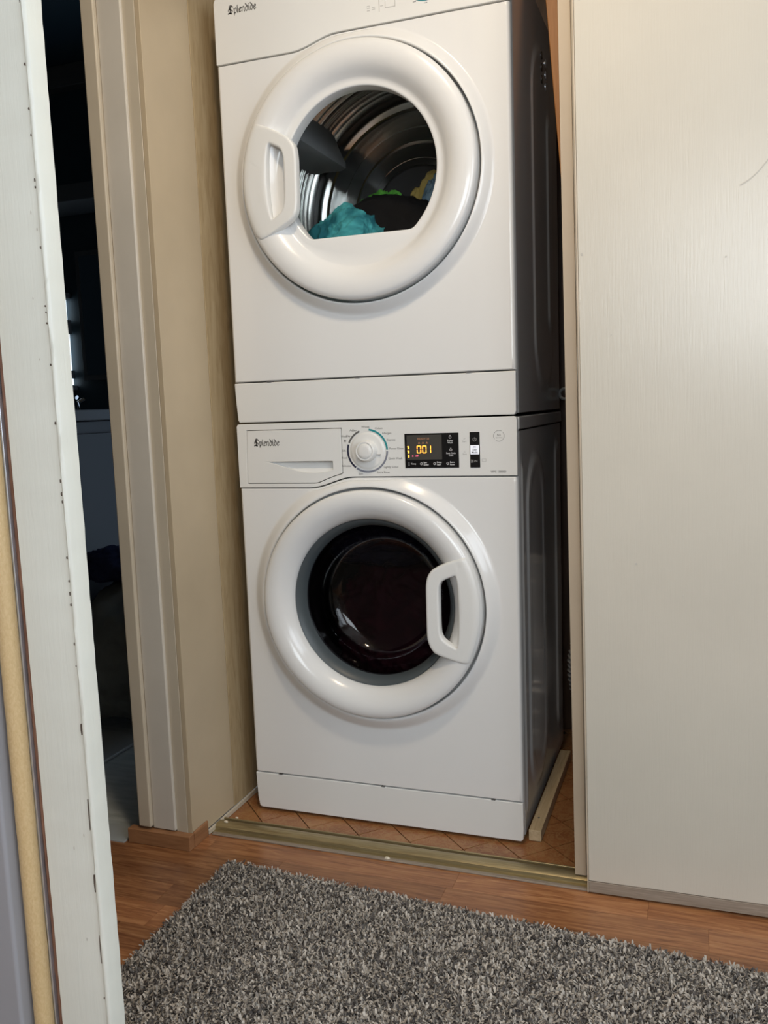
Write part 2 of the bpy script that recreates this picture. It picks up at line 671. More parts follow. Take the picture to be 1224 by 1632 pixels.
# sliding door track with its rails
trk = tag(MB().box((-0.046, -0.125, -0.004), (1.5, -0.062, 0.0015)).build('trim_1', BRASS), kind='structure')
trk['label'] = 'aged brass coloured sliding door track along the closet sill'
box('rail', (-0.044, -0.0755, 0.001), (1.5, -0.0715, 0.010), BRASS, trk, bevel=0.0012)
v, f = [], []
prof = [(-0.113, 0.0015), (-0.112, 0.008), (-0.107, 0.0115), (-0.097, 0.0125), (-0.088, 0.0115), (-0.083, 0.008), (-0.082, 0.0015)]
for x in (-0.042, 1.5):
    v += [(x, a, b) for a, b in prof]
f = [(i, i + 1, i + 8, i + 7) for i in range(6)] + [tuple(range(7)), tuple(range(13, 6, -1))]
obj('rail', v, f, BRASS, trk)
obj('sill_lip', *boxd((-0.036, -0.1345, 0.0), (0.75, -0.1255, 0.004)), RAIL, trk, bevel=0.0015)

# left wall end with the jamb boards, closet side panels
struct('wall_left', (-0.160, -0.186, 0.0), (-0.0560, 0.70, 2.2), WALLP)
t2 = struct('trim_2', (-0.1640, -0.2045, 0.036), (-0.1345, -0.1862, 2.2), JAMB, 0.0032)
t3 = struct('trim_3', (-0.1344, -0.1965, 0.032), (-0.0815, -0.1862, 2.2), JAMBW, 0.0025)
t4 = struct('trim_4', (-0.0821, -0.1905, 0.028), (-0.0560, -0.1862, 2.2), JAMB, 0.0012)
p5 = struct('trim_5', (-0.0558, -0.190, 0.012), (-0.0450, -0.0222, 2.2), WALLP, 0.001)
p6 = struct('trim_6', (-0.0558, -0.0198, 0.010), (-0.0452, 0.655, 2.2), RAWW, 0.001)
bb = tag(MB().box((-0.189, -0.209, 0.0), (-0.042, -0.1905, 0.0305)).box((-0.0445, -0.1905, 0.0), (-0.0405, -0.138, 0.033)).build('baseboard_left', BASEW, bevel=0.0012), kind='structure')
struct('trim_7', (-0.0448, -0.135, 0.0), (-0.0400, 0.60, 0.011), JAMB, 0.002)

struct('wall_back', (-0.17, 0.66, -0.06), (1.6, 0.70, 2.2), PANELBR)
struct('wall_closet_right', (1.5, -0.06, -0.06), (1.56, 0.66, 2.2), PANELBR)
struct('ceiling', (-0.17, -3.55, 2.2), (2.3, 0.75, 2.26), CEIL)
struct('ceiling', (-2.1, -0.955, 2.2), (-0.17, 1.4, 2.26), BATHW)  # bathroom ceiling, the dimness of the unlit room put into its colour
struct('ceiling', (-0.4, -3.55, 2.2), (-0.17, -0.955, 2.26), CEIL)
struct('wall_right', (2.2, -1.2, -0.06), (2.26, -1.14, 2.2), ROOMW)
struct('wall_right', (2.2, -0.42, -0.06), (2.26, -0.06, 2.2), ROOMW)
struct('wall_right', (2.2, -1.14, -0.06), (2.26, -0.42, 0.90), ROOMW)
struct('wall_right', (2.2, -1.14, 1.90), (2.26, -0.42, 2.2), ROOMW)

# room behind the viewer
struct('wall_right', (2.2, -3.5, -0.06), (2.26, -2.25, 2.2), ROOMW)
struct('wall_right', (2.2, -2.25, -0.06), (2.26, -1.2, 0.8), ROOMW)
struct('wall_right', (2.2, -2.25, 1.9), (2.26, -1.2, 2.2), ROOMW)
struct('wall_rear', (-0.3, -3.55, -0.06), (0.76, -3.5, 2.2), ROOMW)
struct('wall_rear', (2.16, -3.55, -0.06), (2.26, -3.5, 2.2), ROOMW)
struct('wall_rear', (0.76, -3.55, -0.06), (2.16, -3.5, 1.02), ROOMW)
struct('wall_rear', (0.76, -3.55, 1.92), (2.16, -3.5, 2.2), ROOMW)
struct('wall_side', (-0.36, -3.55, -0.06), (-0.30, -0.96, 2.2), ROOMW)
struct('wall_near', (-0.36, -0.955, 0.0), (0.262, -0.875, 2.2), ROOMW)

# door casing close to the viewer
YP = -0.98
cas = tag(thing('trim_8', 'white painted door casing close to the viewer with a chipped corner bead', None), kind='structure')
prof = [(0.3100, -0.980), (0.3640, -0.980), (0.3655, -0.9795), (0.3668, -0.9812), (0.3688, -0.9822), (0.3708, -0.9814), (0.3718, -0.9792), (0.3716, -0.9600), (0.3100, -0.9600)]


def vprism(prof, z0, z1, nz=1, wob=0.0):
    v, f = [], []
    k = len(prof)
    for i in range(nz + 1):
        z = z0 + (z1 - z0) * i / nz
        for q, (a, b) in enumerate(prof):
            d = wob * noise.noise(Vector((a * 300, b * 300, z * 55)))
            e = wob * noise.noise(Vector((a * 300 + 40, b * 300, z * 55)))
            v.append((a + d, b + e, z))
    for i in range(nz):
        for q in range(k):
            w = (q + 1) % k
            f.append((i * k + q, i * k + w, (i + 1) * k + w, (i + 1) * k + q))
    f += [tuple(range(k)), tuple(range(nz * k, nz * k + k))]
    return v, f


obj('casing_board', *vprism(prof, 0.0, 2.2, 420, 0.00045), POSTP, cas, sharp=50)
# dark chips along the bead where the paint has cracked off
chips = MB()
zz = 0.30
rc = random.Random(3)
while zz < 1.24:
    if 0.30 < zz < 0.62 and rc.random() < 0.55:
        ln = rc.uniform(0.012, 0.05)
    else:
        ln = rc.uniform(0.0015, 0.0045)
    w = rc.uniform(0.0004, 0.0009)
    x = 0.3652 + rc.uniform(-0.0003, 0.0004)
    n = 6
    poly = [(x + w * math.cos(2 * PI * i / n), zz + ln / 2 * math.sin(2 * PI * i / n)) for i in range(n)]
    chips.add(*prism(poly, -0.9806, -0.9785))
    zz += ln + rc.choice([0.004, 0.008, 0.02, 0.035, 0.05])
chips.build('paint_chips', WEAR, cas)
dents = MB()
for (x, z, l) in ((0.357, 0.47, .004), (0.3535, 0.93, .003), (0.352, 0.985, .0025), (0.350, 0.36, .004), (0.344, 0.455, .004), (0.363, 1.045, .003), (0.358, 1.06, .004)):
    poly = [(x + 0.0006 * math.cos(q), z + l / 2 * math.sin(q)) for q in (0, 1.05, 2.1, 3.14, 4.2, 5.2)]
    dents.add(*prism(poly, -0.98025, -0.979))
dents.build('nail_dents', SCUFF, cas)
t9 = tag(obj('trim_9', *vprism([(0.3024, -0.9760), (0.3060, -0.9785), (0.3098, -0.9772), (0.3098, -0.9600), (0.3024, -0.9600)], 0, 2.2, 300, 0.0006), BROWNE, sharp=50), kind='structure')
t9['label'] = 'raw brown wooden edge strip beside the white casing'
t10 = struct('trim_10', (0.3003, -0.9800, 0.0), (0.3022, -0.9600, 2.2), ALU, 0.0006)
cyl = [(0.2908 + 0.0096 * math.cos(2 * PI * i / 20), -0.984 + 0.0098 * math.sin(2 * PI * i / 20)) for i in range(20)]
t11 = tag(obj('trim_11', *vprism(cyl, 0, 2.2, 200, 0.0004), ROD, sharp=60), kind='structure')
t11['label'] = 'tan speckled round strip at the left edge by the door casing'
d3 = struct('door_3', (0.10, -1.004, 0.005), (0.2805, -0.970, 2.1), GREYD, 0.004)

for o_ in (cas, t9, t10, t11, d3):
    o_.matrix_world = Matrix.Translation((0, 0, 0.28)) @ Matrix.Rotation(-0.0062, 4, 'Y') @ Matrix.Translation((0, 0, -0.28)) @ o_.matrix_world
# bathroom beyond the doorway
struct('floor', (-2.0, -0.96, -0.06), (-0.30, 1.3, -0.002), BFLOOR)
struct('floor', (-0.30, -0.165, -0.02), (-0.174, 1.3, 0.0006), BFLOOR)
struct('trim_12', (-0.36, -0.215, -0.002), (-0.196, -0.155, 0.003), BSTRIP, 0.001)
struct('wall_bathroom_left', (-2.06, -0.96, -0.06), (-2.0, 1.36, 2.2), BATHW)
struct('wall_bathroom_back', (-2.0, 1.30, -0.06), (-0.174, 1.36, 2.2), BATHW)
struct('wall_bathroom_front', (-2.0, -0.955, -0.06), (-0.36, -0.90, 2.2), BATHW)


# ------------------------------------------------------------------ sliding doors (hang very slightly out of plumb)
def lean(o, piv, ang):
    o.location = piv
    o.rotation_euler = (0, ang, 0)


d1 = tag(thing('door_1', 'cream painted sliding closet door covering the right of the closet', None, (0.737, -0.14, 0.0)), kind='structure')
box('panel', (0.7385, -0.139, 0.024), (1.70, -0.114, 2.12), DOORP, d1, bevel=0.0015)
box('edge_strip', (0.7362, -0.1405, 0.003), (0.7384, -0.112, 2.12), STRIPP, d1, bevel=0.0006)
box('bottom_rail', (0.7386, -0.1398, 0.003), (1.70, -0.114, 0.0235), RAIL, d1, bevel=0.001)
sc = MB()
for i in range(14):
    t0, t1 = i / 14, (i + 1) / 14
    fx = lambda t: (0.985 + 0.05 * t, 1.193 + 0.018 * t + 0.03 * t * t)
    a, b = fx(t0), fx(t1)
    w = 0.0012
    sc.add(*prism([(a[0], a[1] - w), (b[0], b[1] - w), (b[0], b[1] + w), (a[0], a[1] + w)], -0.1394, -0.1388))
for (x, z, r) in ((0.745, 1.113, 0.0022), (0.7475, 1.507, 0.002), (0.79, 0.98, 0.0012), (0.965, 1.088, 0.0016), (0.826, 0.60, 0.002), (0.90, 0.548, 0.0012)):
    poly = [(x + r * math.cos(2 * PI * i / 8), z + r * math.sin(2 * PI * i / 8)) for i in range(8)]
    sc.add(*prism(poly, -0.1393, -0.1388))
sc.build('scuff_marks', SCUFF, d1)
d1.rotation_euler = (0, math.radians(-0.5), 0)
d2 = tag(thing('door_2', 'rear sliding closet door showing only its beige edge', None, (0.7105, -0.105, 0.0)), kind='structure')
box('edge_strip', (0.7100, -0.107, 0.014), (0.7305, -0.078, 2.12), STRIPP, d2, bevel=0.001)
box('panel', (0.7308, -0.104, 0.014), (1.48, -0.080, 2.12), DOORP, d2)
d2.rotation_euler = (0, math.radians(-0.55), 0)

# ------------------------------------------------------------------ washer and dryer
X0, X1, DEP = 0.0, 0.5955, 0.545


def cabinet(parent, z0, z1, ribs, mtop=None):
    t = 0.004
    xa, xb = X0 + 0.001, X1 - 0.0005
    mb = MB()
    mb.box((xa, 0.017, z0), (xa + t, DEP, z1))
    mb.box((xa + t, 0.017, z0), (xb - t, DEP, z0 + t))
    mb.box((xa + t, 0.017, z1 - t), (xb - t, DEP, z1))
    mb.box((xa + t, DEP - t, z0 + t), (xb - t, DEP, z1 - t))
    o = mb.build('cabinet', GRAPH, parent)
    # right side sheet with pressed ribs: a height field over (y, z)
    ny, nz = 170, 90
    ys = np.linspace(0.017, DEP, ny)
    zs = np.linspace(z0, z1, nz)
    Y, Z = np.meshgrid(ys, zs, indexing='ij')
    H = np.zeros_like(Y)
    for (ya, yb, za, zb, hgt) in ribs:
        r = (yb - ya) / 2
        yc = (ya + yb) / 2
        zc = np.clip(Z, za + r, zb - r)
        d = np.hypot(Y - yc, Z - zc)
        e = 0.009
        H = np.maximum(H, 0) + hgt * np.clip((r - d) / e, 0, 1) ** 1
    edge = np.minimum(Y - 0.017, DEP - Y)
    Xs = xb + H - 0.004 * np.clip(1 - edge / 0.006, 0, 1) ** 2
    v = [(float(a), float(b), float(c)) for a, b, c in zip(Xs.ravel(), Y.ravel(), Z.ravel())]
    f = [(i * nz + j, (i + 1) * nz + j, (i + 1) * nz + j + 1, i * nz + j + 1) for i in range(ny - 1) for j in range(nz - 1)]
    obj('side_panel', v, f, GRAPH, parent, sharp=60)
    return o


def ring_y(r, prof):
    """front surface depth of a door ring at radius r"""
    pr = sorted(prof)
    for (r0, y0), (r1, y1) in zip(pr[:-1], pr[1:]):
        if r0 <= r <= r1:
            return y0 + (y1 - y0) * (r - r0) / (r1 - r0)
    return pr[0][1] if r < pr[0][0] else pr[-1][1]


def catmull(pts, n):
    """closed outline resampled evenly, corners softened"""
    P = [Vector(p) for p in pts]
    k = len(P)
    # chaikin
    for _ in range(2):
        Q = []
        for i in range(len(P)):
            a, b = P[i], P[(i + 1) % len(P)]
            Q += [a * 0.84 + b * 0.16, a * 0.16 + b * 0.84]
        P = Q
    seg = [(P[(i + 1) % len(P)] - P[i]).length for i in range(len(P))]
    tot = sum(seg)
    out, i, acc = [], 0, 0.0
    for s in range(n):
        d = tot * s / n
        while acc + seg[i] < d:
            acc += seg[i]
            i += 1
        out.append(P[i].lerp(P[(i + 1) % len(P)], (d - acc) / seg[i]))
    return out


def handle(parent, outer, inner, cx, cz, prof, crest, yflat, m):
    """D shaped grip: a plate with a hole, flush with the ring at its outer side"""
    N = 160
    A = catmull(outer, N)
    ic = sum((Vector(p) for p in inner), Vector((0, 0))) / len(inner)
    # star-shaped correspondence about the hole's middle
    def cast(poly, ang):
        d = Vector((math.cos(ang), math.sin(ang)))
        best = 0
        for i in range(len(poly)):
            a, b = poly[i] - ic, poly[(i + 1) % len(poly)] - ic
            e = b - a
            den = d.x * e.y - d.y * e.x
            if abs(den) < 1e-12: continue
            t = (a.x * e.y - a.y * e.x) / den
            s = (a.x * d.y - a.y * d.x) / den
            if t > 0 and -1e-6 <= s <= 1 + 1e-6: best = max(best, t)
        return ic + d * best
    B = catmull(inner, N)
    # correspondence by angles of the outer outline
    rows = []
    fr = [0.0, 0.03, 0.09, 0.2, 0.35, 0.5, 0.65, 0.8, 0.91, 0.97, 1.0]
    edge = [0.0045, 0.0014, 0, 0, 0, 0, 0, 0, 0, 0.0014, 0.0045]
    angs = [math.atan2((p - ic).y, (p - ic).x) for p in A]
    Bm = [cast(B, a) for a in angs]
    v, f = [], []
    for q, t in enumerate(fr):
        for p, b in zip(A, Bm):
            c = p.lerp(b, t)
            r = math.hypot(c.x - cx, c.y - cz)
            y = ring_y(r, prof) if r > crest else yflat
            v.append((c.x, y - 0.0022 + edge[q], c.y))
    K = len(fr)
    th = 0.012
    for q in (K - 1, 0):
        for i in range(N):
            x, y, z = v[q * N + i]
            v.append((x, y + th, z))
    for q in range(K + 1):
        for i in range(N):
            j = (i + 1) % N
            f.append((q * N + i, q * N + j, (q + 1) * N + j, (q + 1) * N + i))
    for i in range(N):
        j = (i + 1) % N
        f.append(((K + 1) * N + i, (K + 1) * N + j, j, i))
    return obj('handle', v, f, m, parent, sharp=50)


# ---- washer
wz1 = 0.8505
washer = thing('washing_machine', 'white front-loading washing machine standing on the closet floor under the dryer', 'washing machine', (0.297, 0.0, 0.0))
feet = MB()
for fx in (0.05, 0.545):
    for fy in (0.06, 0.49):
        v, f = tube([(fx, fy, 0.0), (fx, fy, 0.012), (fx, fy, 0.013), (fx, fy, 0.03)], [0.02, 0.02, 0.01, 0.01], 12)
        obj('foot', v, f, BLACK, washer)
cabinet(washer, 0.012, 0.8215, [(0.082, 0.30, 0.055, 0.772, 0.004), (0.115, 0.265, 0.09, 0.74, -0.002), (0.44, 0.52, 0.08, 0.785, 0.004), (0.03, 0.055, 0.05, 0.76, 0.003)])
# worktop
box('worktop', (X0 + 0.0005, 0.014, 0.8245), (X1 + 0.002, 0.548, wz1 - 0.001), GRAPH, washer, bevel=0.003)
wc = (0.2925, 0.479)
WP = [(0.1735, 0.006), (0.1742, -0.003), (0.178, -0.0105), (0.185, -0.0190), (0.193, -0.0260), (0.202, -0.0308), (0.211, -0.0332), (0.220, -0.0334), (0.2275, -0.0318), (0.2318, -0.0292), (0.2339, -0.0255), (0.2345, -0.0200), (0.2345, 0.004)]
out = [(X0 + 0.0005, 0.0885), (X1 - 0.0005, 0.0885)] + [(max(X0 + 0.0005, min(X1 - 0.0005, x)), z) for x, z in reversed(panel_line(0.7150, 0.0218))]
v, f = ring_panel(out, wc[0], wc[1], [(0.2680, 0.0), (0.2650, -0.0006), (0.2620, -0.0022), (0.2580, -0.0052), (0.2520, -0.0095), (0.2475, -0.0125), (0.2435, -0.0145), (0.2415, -0.0148), (0.2398, -0.0136), (0.2392, -0.009), (0.2392, 0.02), (0.215, 0.022), (0.20, 0.06)])
obj('front_panel', v, f, WHITE, washer, sharp=60)
v, f = prism([(X0 + 0.001, 0.0866), (X0 + 0.003, 0.03), (X0 + 0.0065, 0.0085), (X0 + 0.013, 0.006), (X1 - 0.006, 0.006), (X1 - 0.0015, 0.0095), (X1 - 0.0005, 0.03), (X1 - 0.0005, 0.0866)], 0.0006, 0.016)
obj('plinth', v, f, WHITE2, washer, bevel=0.002)
for x in (0.062, 0.30, 0.535):
    box('plinth_clip', (x - 0.004, -0.0001, 0.0864), (x + 0.004, 0.01, 0.0882), INK, washer)
# control panel
cp = [(X0 + 0.0005, wz1 - 0.006), (X0 + 0.0025, wz1 - 0.0012), (X0 + 0.007, wz1), (X1 - 0.005, wz1), (X1 - 0.001, wz1 - 0.002), (X1, wz1 - 0.008)] + [(min(X1, x), z) for x, z in reversed(panel_line(0.7168, 0.0218))]
cp = [(max(X0 + 0.0005, a), b) for a, b in cp]
v, f = prism(cp, 0.0, 0.016)
cpo = obj('control_panel', v, f, WHITE2, washer, smooth=False)
dro = [(0.0235, 0.8372), (0.2385, 0.8372), (0.2385, 0.7462), (0.236, 0.7442), (0.222, 0.7402), (0.203, 0.7335), (0.188, 0.7278), (0.182, 0.7258), (0.176, 0.7252), (0.0210, 0.7252), (0.0198, 0.7275)]


def shrink(poly, d):
    cx = sum(p[0] for p in poly) / len(poly)
    cz = sum(p[1] for p in poly) / len(poly)
    x0, x1 = min(p[0] for p in poly), max(p[0] for p in poly)
    z0, z1 = min(p[1] for p in poly), max(p[1] for p in poly)
    mx, mz = (x0 + x1) / 2, (z0 + z1) / 2
    return [(mx + (p[0] - mx) * (1 - d / ((x1 - x0) / 2)), mz + (p[1] - mz) * (1 - d / ((z1 - z0) / 2))) for p in poly]


boolean_cut(cpo, *prism(dro, -0.01, 0.03))
md = cpo.modifiers.new('bevel', 'BEVEL'); md.width = 0.0012; md.segments = 2; md.limit_method = 'ANGLE'; md.harden_normals = True
v, f = prism(shrink(dro, 0.0012), -0.0008, 0.03)
drw = obj('detergent_drawer', v, f, WHITE2, washer, smooth=False)
# scoop of the drawer pull: deep at its flat top, running out to nothing below
sc_t, sc_b = 0.7708, 0.7455
scp = [(0.068, sc_t), (0.2178, sc_t), (0.2182, 0.7535), (0.200, 0.7490), (0.18, 0.7475), (0.16, 0.7482), (0.14, 0.7510), (0.12, 0.7560), (0.10, 0.7620), (0.085, 0.7670)]
n = len(scp)
v = [(a, -0.004, b) for a, b in scp] + [(a, 0.0 + 0.020 * min(1, (a - 0.066) / 0.05) * ((b - sc_b) / (sc_t - sc_b)), b) for a, b in scp]
f = [tuple(range(n)), tuple(range(2 * n - 1, n - 1, -1))] + [(i, (i + 1) % n, n + (i + 1) % n, n + i) for i in range(n)]
boolean_cut(drw, v, f)
md = drw.modifiers.new('bevel', 'BEVEL'); md.width = 0.0008; md.segments = 2; md.limit_method = 'ANGLE'; md.harden_normals = True
blackletter('Splendide', 0.0410, 0.8045, 0.0088, -0.0008, 0.90).build('logo', INK, drw)['label'] = 'grey blackletter maker name on the drawer front'
# programme dial
dc = (0.2935, 0.7905)
v, f = revolve([(0.0005, -0.0015), (0.028, -0.0015), (0.032, -0.0013), (0.0365, -0.0006), (0.0375, 0.0008)], *dc, n=72)
obj('dial_dish', v, f, WHITE2, washer, sharp=60)
for nm, m, a0, a1 in (('dial_ring', TEAL, 2, 84), ('dial_ring', GREYI, -124, -2), ('dial_ring', NAVY, 162, 232), ('dial_ring', INK, 112, 157)):
    obj(nm, *arc_band(*dc, 0.0402, 0.0438, a0, a1, -0.0006), m, washer, smooth=False)
v, f = revolve([(0.0222, 0.0), (0.0215, -0.006), (0.0202, -0.015), (0.0194, -0.0172), (0.0178, -0.0178), (0.0160, -0.0170), (0.0153, -0.0162), (0.0146, -0.0182), (0.0136, -0.0192), (0.008, -0.0196), (0.0002, -0.0197)], *dc, n=72)
obj('dial_knob', v, f, WHITE2, washer, sharp=60)
box('dial_pointer', (dc[0] + 0.0205, -0.0045, dc[1] - 0.0085), (dc[0] + 0.029, -0.0014, dc[1] - 0.0070), INKP, washer)
lab = MB()
for s, a, al in (('Whites', 93, 'C'), ('Colors', 68, 'L'), ('Allergen', 46, 'L'), ('Express', 26, 'L'), ('Power Rinse', 4, 'L'), ('Quick Wash', -20, 'L'), ('Lightly Soiled', -44, 'L'), ('Extra Rinse', -66, 'L'), ('Spin', -104, 'R'), ('Delicates', -141, 'R'), ('Wool', -163, 'R'), ('Silk', 179, 'R'), ('Wash +', 143, 'R'), ('Dry', 139, 'R'), ('Auto', 122, 'R'), ('Dry', 118, 'R')):
    ar = math.radians(a)
    rr = 0.0475
    al2 = {'C': 'CENTER', 'L': 'LEFT', 'R': 'RIGHT'}[al]
    zoff = {143: 0.0010, 139: -0.001, 122: 0.001, 118: -0.001}.get(a, 0)
    lab.add(*text_geo(s, dc[0] + rr * math.cos(ar) * 0.98, dc[1] + rr * math.sin(ar) + zoff, 0.0058, -0.0001, al2))
# small star mark by the ring
for k in range(4):
    a = k * PI / 4
    dx, dz = 0.0028 * math.cos(a), 0.0028 * math.sin(a)
    ox, oz = -0.00035 * math.sin(a), 0.00035 * math.cos(a)
    px, pz = dc[0] - 0.0475, dc[1] + 0.0205
    lab.add(*prism([(px - dx - ox, pz - dz - oz), (px + dx - ox, pz + dz - oz), (px + dx + ox, pz + dz + oz), (px - dx + ox, pz - dz + oz)], -0.0003, 0.0))
lab.build('dial_lettering', INK, washer, smooth=False)
# display
dp = box('display', (0.3725, -0.0012, 0.7550), (0.4822, 0.002, 0.8225), PANELB, washer, bevel=0.0006)
box('screen', (0.3770, -0.0015, 0.7712), (0.4485, -0.001, 0.8195), SCREEN, dp)
seg = MB()


def digit(mb, x, z, w, h, segs, t):
    y0, y1 = -0.0019, -0.0013
    sk = 0.0
    bars = {'a': ((x + t, z + h - t), (x + w - t, z + h)), 'd': ((x + t, z), (x + w - t, z + t)), 'g': ((x + t, z + h / 2 - t / 2), (x + w - t, z + h / 2 + t / 2)),
            'f': ((x, z + h / 2 + t * .4), (x + t, z + h - t * .4)), 'b': ((x + w - t, z + h / 2 + t * .4), (x + w, z + h - t * .4)),
            'e': ((x, z + t * .4), (x + t, z + h / 2 - t * .4)), 'c': ((x + w - t, z + t * .4), (x + w, z + h / 2 - t * .4))}
    for s in segs:
        (a, b), (c, d) = bars[s]
        mb.box((a, y0, b), (c, y1, d))


for i, sg in enumerate(('abcdef', 'abcdef', 'bc')):
    x = 0.3975 + i * 0.0112 - (0.002 if i == 2 else 0)
    digit(seg, x, 0.7838, 0.0088, 0.0150, sg, 0.0016)
for k, hh in enumerate((0.0058, 0.0060, 0.0052)):
    z = 0.7952 - k * 0.0085
    seg.box((0.3793, -0.0019, z - hh / 2), (0.3818, -0.0013, z + hh / 2))
    if k < 2:
        seg.box((0.3783, -0.0019, z + hh * .2), (0.3793, -0.0013, z + hh * .5))
seg.build('digits', ORANGE, dp, smooth=False)['label'] = 'glowing orange 001 and level bars'
pk = MB()
v, f = tube([(0.3890, -0.0019, 0.7785), (0.3890, -0.0013, 0.7785)], 0.0014, 10)
pk.add(v, f)
pk.box((0.3945, -0.0019, 0.7776), (0.4000, -0.0013, 0.7792)).box((0.3965, -0.0019, 0.7790), (0.4003, -0.0013, 0.7801))
pk.build('indicators', PINK, dp, smooth=False)
dm = MB()
for x in (0.4025, 0.4105, 0.4185):
    dm.add(*prism([(x - 0.0022, 0.8025), (x + 0.0022, 0.8025), (x + 0.0012, 0.8045), (x, 0.8062), (x - 0.0012, 0.8045)], -0.0018, -0.0013))
dm.add(*text_geo('READY 20', 0.4115, 0.8118, 0.0055, -0.0016))
dm.build('dim_symbols', DIMO, dp, smooth=False)
wt = MB()
for s1, s2, x, z in (('Power', 'Wash', 0.4655, 0.8075), ('Post Cycle', 'Care', 0.4665, 0.7830)):
    wt.add(*text_geo(s1, x, z, 0.0044, -0.0014, bold=True))
    wt.add(*text_geo(s2, x, z - 0.0042, 0.0044, -0.0014, bold=True))
    wt.add(*arc_band(x, z + 0.0066, 0.0018, 0.0025, 0, 360, -0.0016, 12))
    wt.box((x - 0.0008, -0.0016, z + 0.0085), (x + 0.0008, -0.0013, z + 0.0105))
for s1, s2, x in (('Temp', '', 0.3850), ('Spin', 'Speed', 0.4105), ('Delay', 'Start', 0.4375), ('Extra', 'Rinse', 0.4640)):
    if s2:
        wt.add(*text_geo(s1, x, 0.7655, 0.0043, -0.0014, 'LEFT', bold=True))
        wt.add(*text_geo(s2, x, 0.7612, 0.0043, -0.0014, 'LEFT', bold=True))
        wt.add(*arc_band(x - 0.0042, 0.7632, 0.0020, 0.0027, 0, 360, -0.0016, 12))
        wt.box((x - 0.0044, -0.0016, 0.7630), (x - 0.0026, -0.0013, 0.7636))
    else:
        wt.add(*text_geo(s1, x, 0.7632, 0.0043, -0.0014, 'LEFT', bold=True))
        wt.box((x - 0.0046, -0.0016, 0.7605), (x - 0.0040, -0.0013, 0.7665)).box((x - 0.0050, -0.0016, 0.7600), (x - 0.0036, -0.0013, 0.7614))
wt.build('key_lettering', WINK, dp, smooth=False)
# power button column
bt = box('button_strip', (0.5042, -0.0014, 0.7548), (0.5238, 0.002, 0.8228), PANELB, washer, bevel=0.0008)
bd = box('button', (0.5052, -0.0030, 0.7800), (0.5228, -0.0010, 0.7978), BUTTON, bt, bevel=0.0008)
bw = MB()
bw.box((0.5110, -0.0034, 0.7935), (0.5168, -0.0029, 0.7952))
bw.add(*text_geo('Dry', 0.514, 0.7890, 0.0052, -0.0031, bold=True))
bw.add(*text_geo('Mode', 0.514, 0.7838, 0.0052, -0.0031, bold=True))
bw.build('button_lettering', INK, bd, smooth=False)
bs = MB()
bs.add(*arc_band(0.514, 0.8088, 0.0030, 0.0037, -235, 55, -0.0018, 24))
bs.box((0.5136, -0.0018, 0.8090), (0.5144, -0.0013, 0.8128))
bs.add(*text_geo('ON', 0.514, 0.7670, 0.0062, -0.0016))
bs.box((0.5065, -0.0016, 0.7640), (0.5085, -0.0013, 0.7700))
bs.build('button_symbols', INKP, bt, smooth=False)['kind'] = 'stuff'
ot = MB()
for z in (0.8080, 0.7835):
    ot.add(*text_geo('Start', 0.4935, z - 0.003, 0.0042, -0.0001))
    ot.box((0.4915, -0.0003, z + 0.001), (0.4950, 0, z + 0.0014)).box((0.4920, -0.0003, z + 0.003), (0.4960, 0, z + 0.0034))
ot.box((0.5270, -0.0003, 0.7662), (0.5355, 0, 0.7666)).box((0.5270, -0.0003, 0.7705), (0.5355, 0, 0.7709)).box((0.5270, -0.0003, 0.7662), (0.5274, 0, 0.7709)).box((0.5351, -0.0003, 0.7662), (0.5355, 0, 0.7709))
ot.build('side_symbols', INKP, washer, smooth=False)['kind'] = 'stuff'
mk = MB()
mk.add(*text_geo('WFC 1300XD', 0.5590, 0.7465, 0.0050, -0.0001, bold=True))
mk.build('machine_lettering', INK, washer, smooth=False)
bg = MB()
bg.add(*arc_band(0.5610, 0.8145, 0.0098, 0.0106, 60, 215, -0.0006, 30)).add(*arc_band(0.5610, 0.8145, 0.0098, 0.0106, 235, 400, -0.0006, 30))
bg.add(*text_geo('No', 0.5610, 0.8160, 0.0058, -0.0001, bold=True)).add(*text_geo('VENTING', 0.5610, 0.8108, 0.0032, -0.0001))
bg.build('round_badge', INKP, washer, smooth=False)
# door
v, f = revolve(WP, *wc, n=180)
wd = obj('door', v, f, WHITE, washer, sharp=70)
v, f = revolve([(0.1736, 0.005), (0.1730, -0.0015), (0.1690, 0.001), (0.1620, 0.011), (0.1580, 0.022), (0.157, 0.030), (0.175, 0.062)], *wc, n=140)
obj('inner_rim', v, f, RUBBER, wd, sharp=40)
v, f = revolve([(0.1575, 0.024), (0.154, 0.042), (0.145, 0.068), (0.128, 0.090), (0.117, 0.098), (0.105, 0.1015), (0.08, 0.1025), (0.0002, 0.103)], *wc, n=140)
obj('glass_bowl', v, f, GLASSD, wd, sharp=180)
ho = [(0.5020, 0.5880), (0.4485, 0.5690), (0.4300, 0.5585), (0.4215, 0.5470), (0.4170, 0.5300), (0.4165, 0.4700), (0.4165, 0.4200), (0.4225, 0.4020), (0.4330, 0.3890), (0.5010, 0.3700)]
for k in range(1, 14):
    a = math.radians(-27.2 + k * 54.5 / 14)
    ho.append((wc[0] + 0.2333 * math.cos(a), wc[1] + 0.002 + 0.2333 * math.sin(a)))
hi = [(0.4790, 0.5490), (0.4600, 0.5415), (0.4475, 0.5345), (0.4435, 0.5220), (0.4435, 0.4340), (0.4490, 0.4215), (0.4620, 0.4120), (0.4790, 0.4030), (0.4810, 0.44), (0.4815, 0.478), (0.4812, 0.52)]
handle(wd, ho, hi, wc[0], wc[1], WP, 0.2085, -0.0336, WHITE2)
# tub behind the glass
v, f = revolve([(0.23, 0.064), (0.235, 0.10), (0.235, 0.42), (0.0002, 0.421)], *wc, n=96)
obj('drum', v, f, DARK, washer, sharp=60)

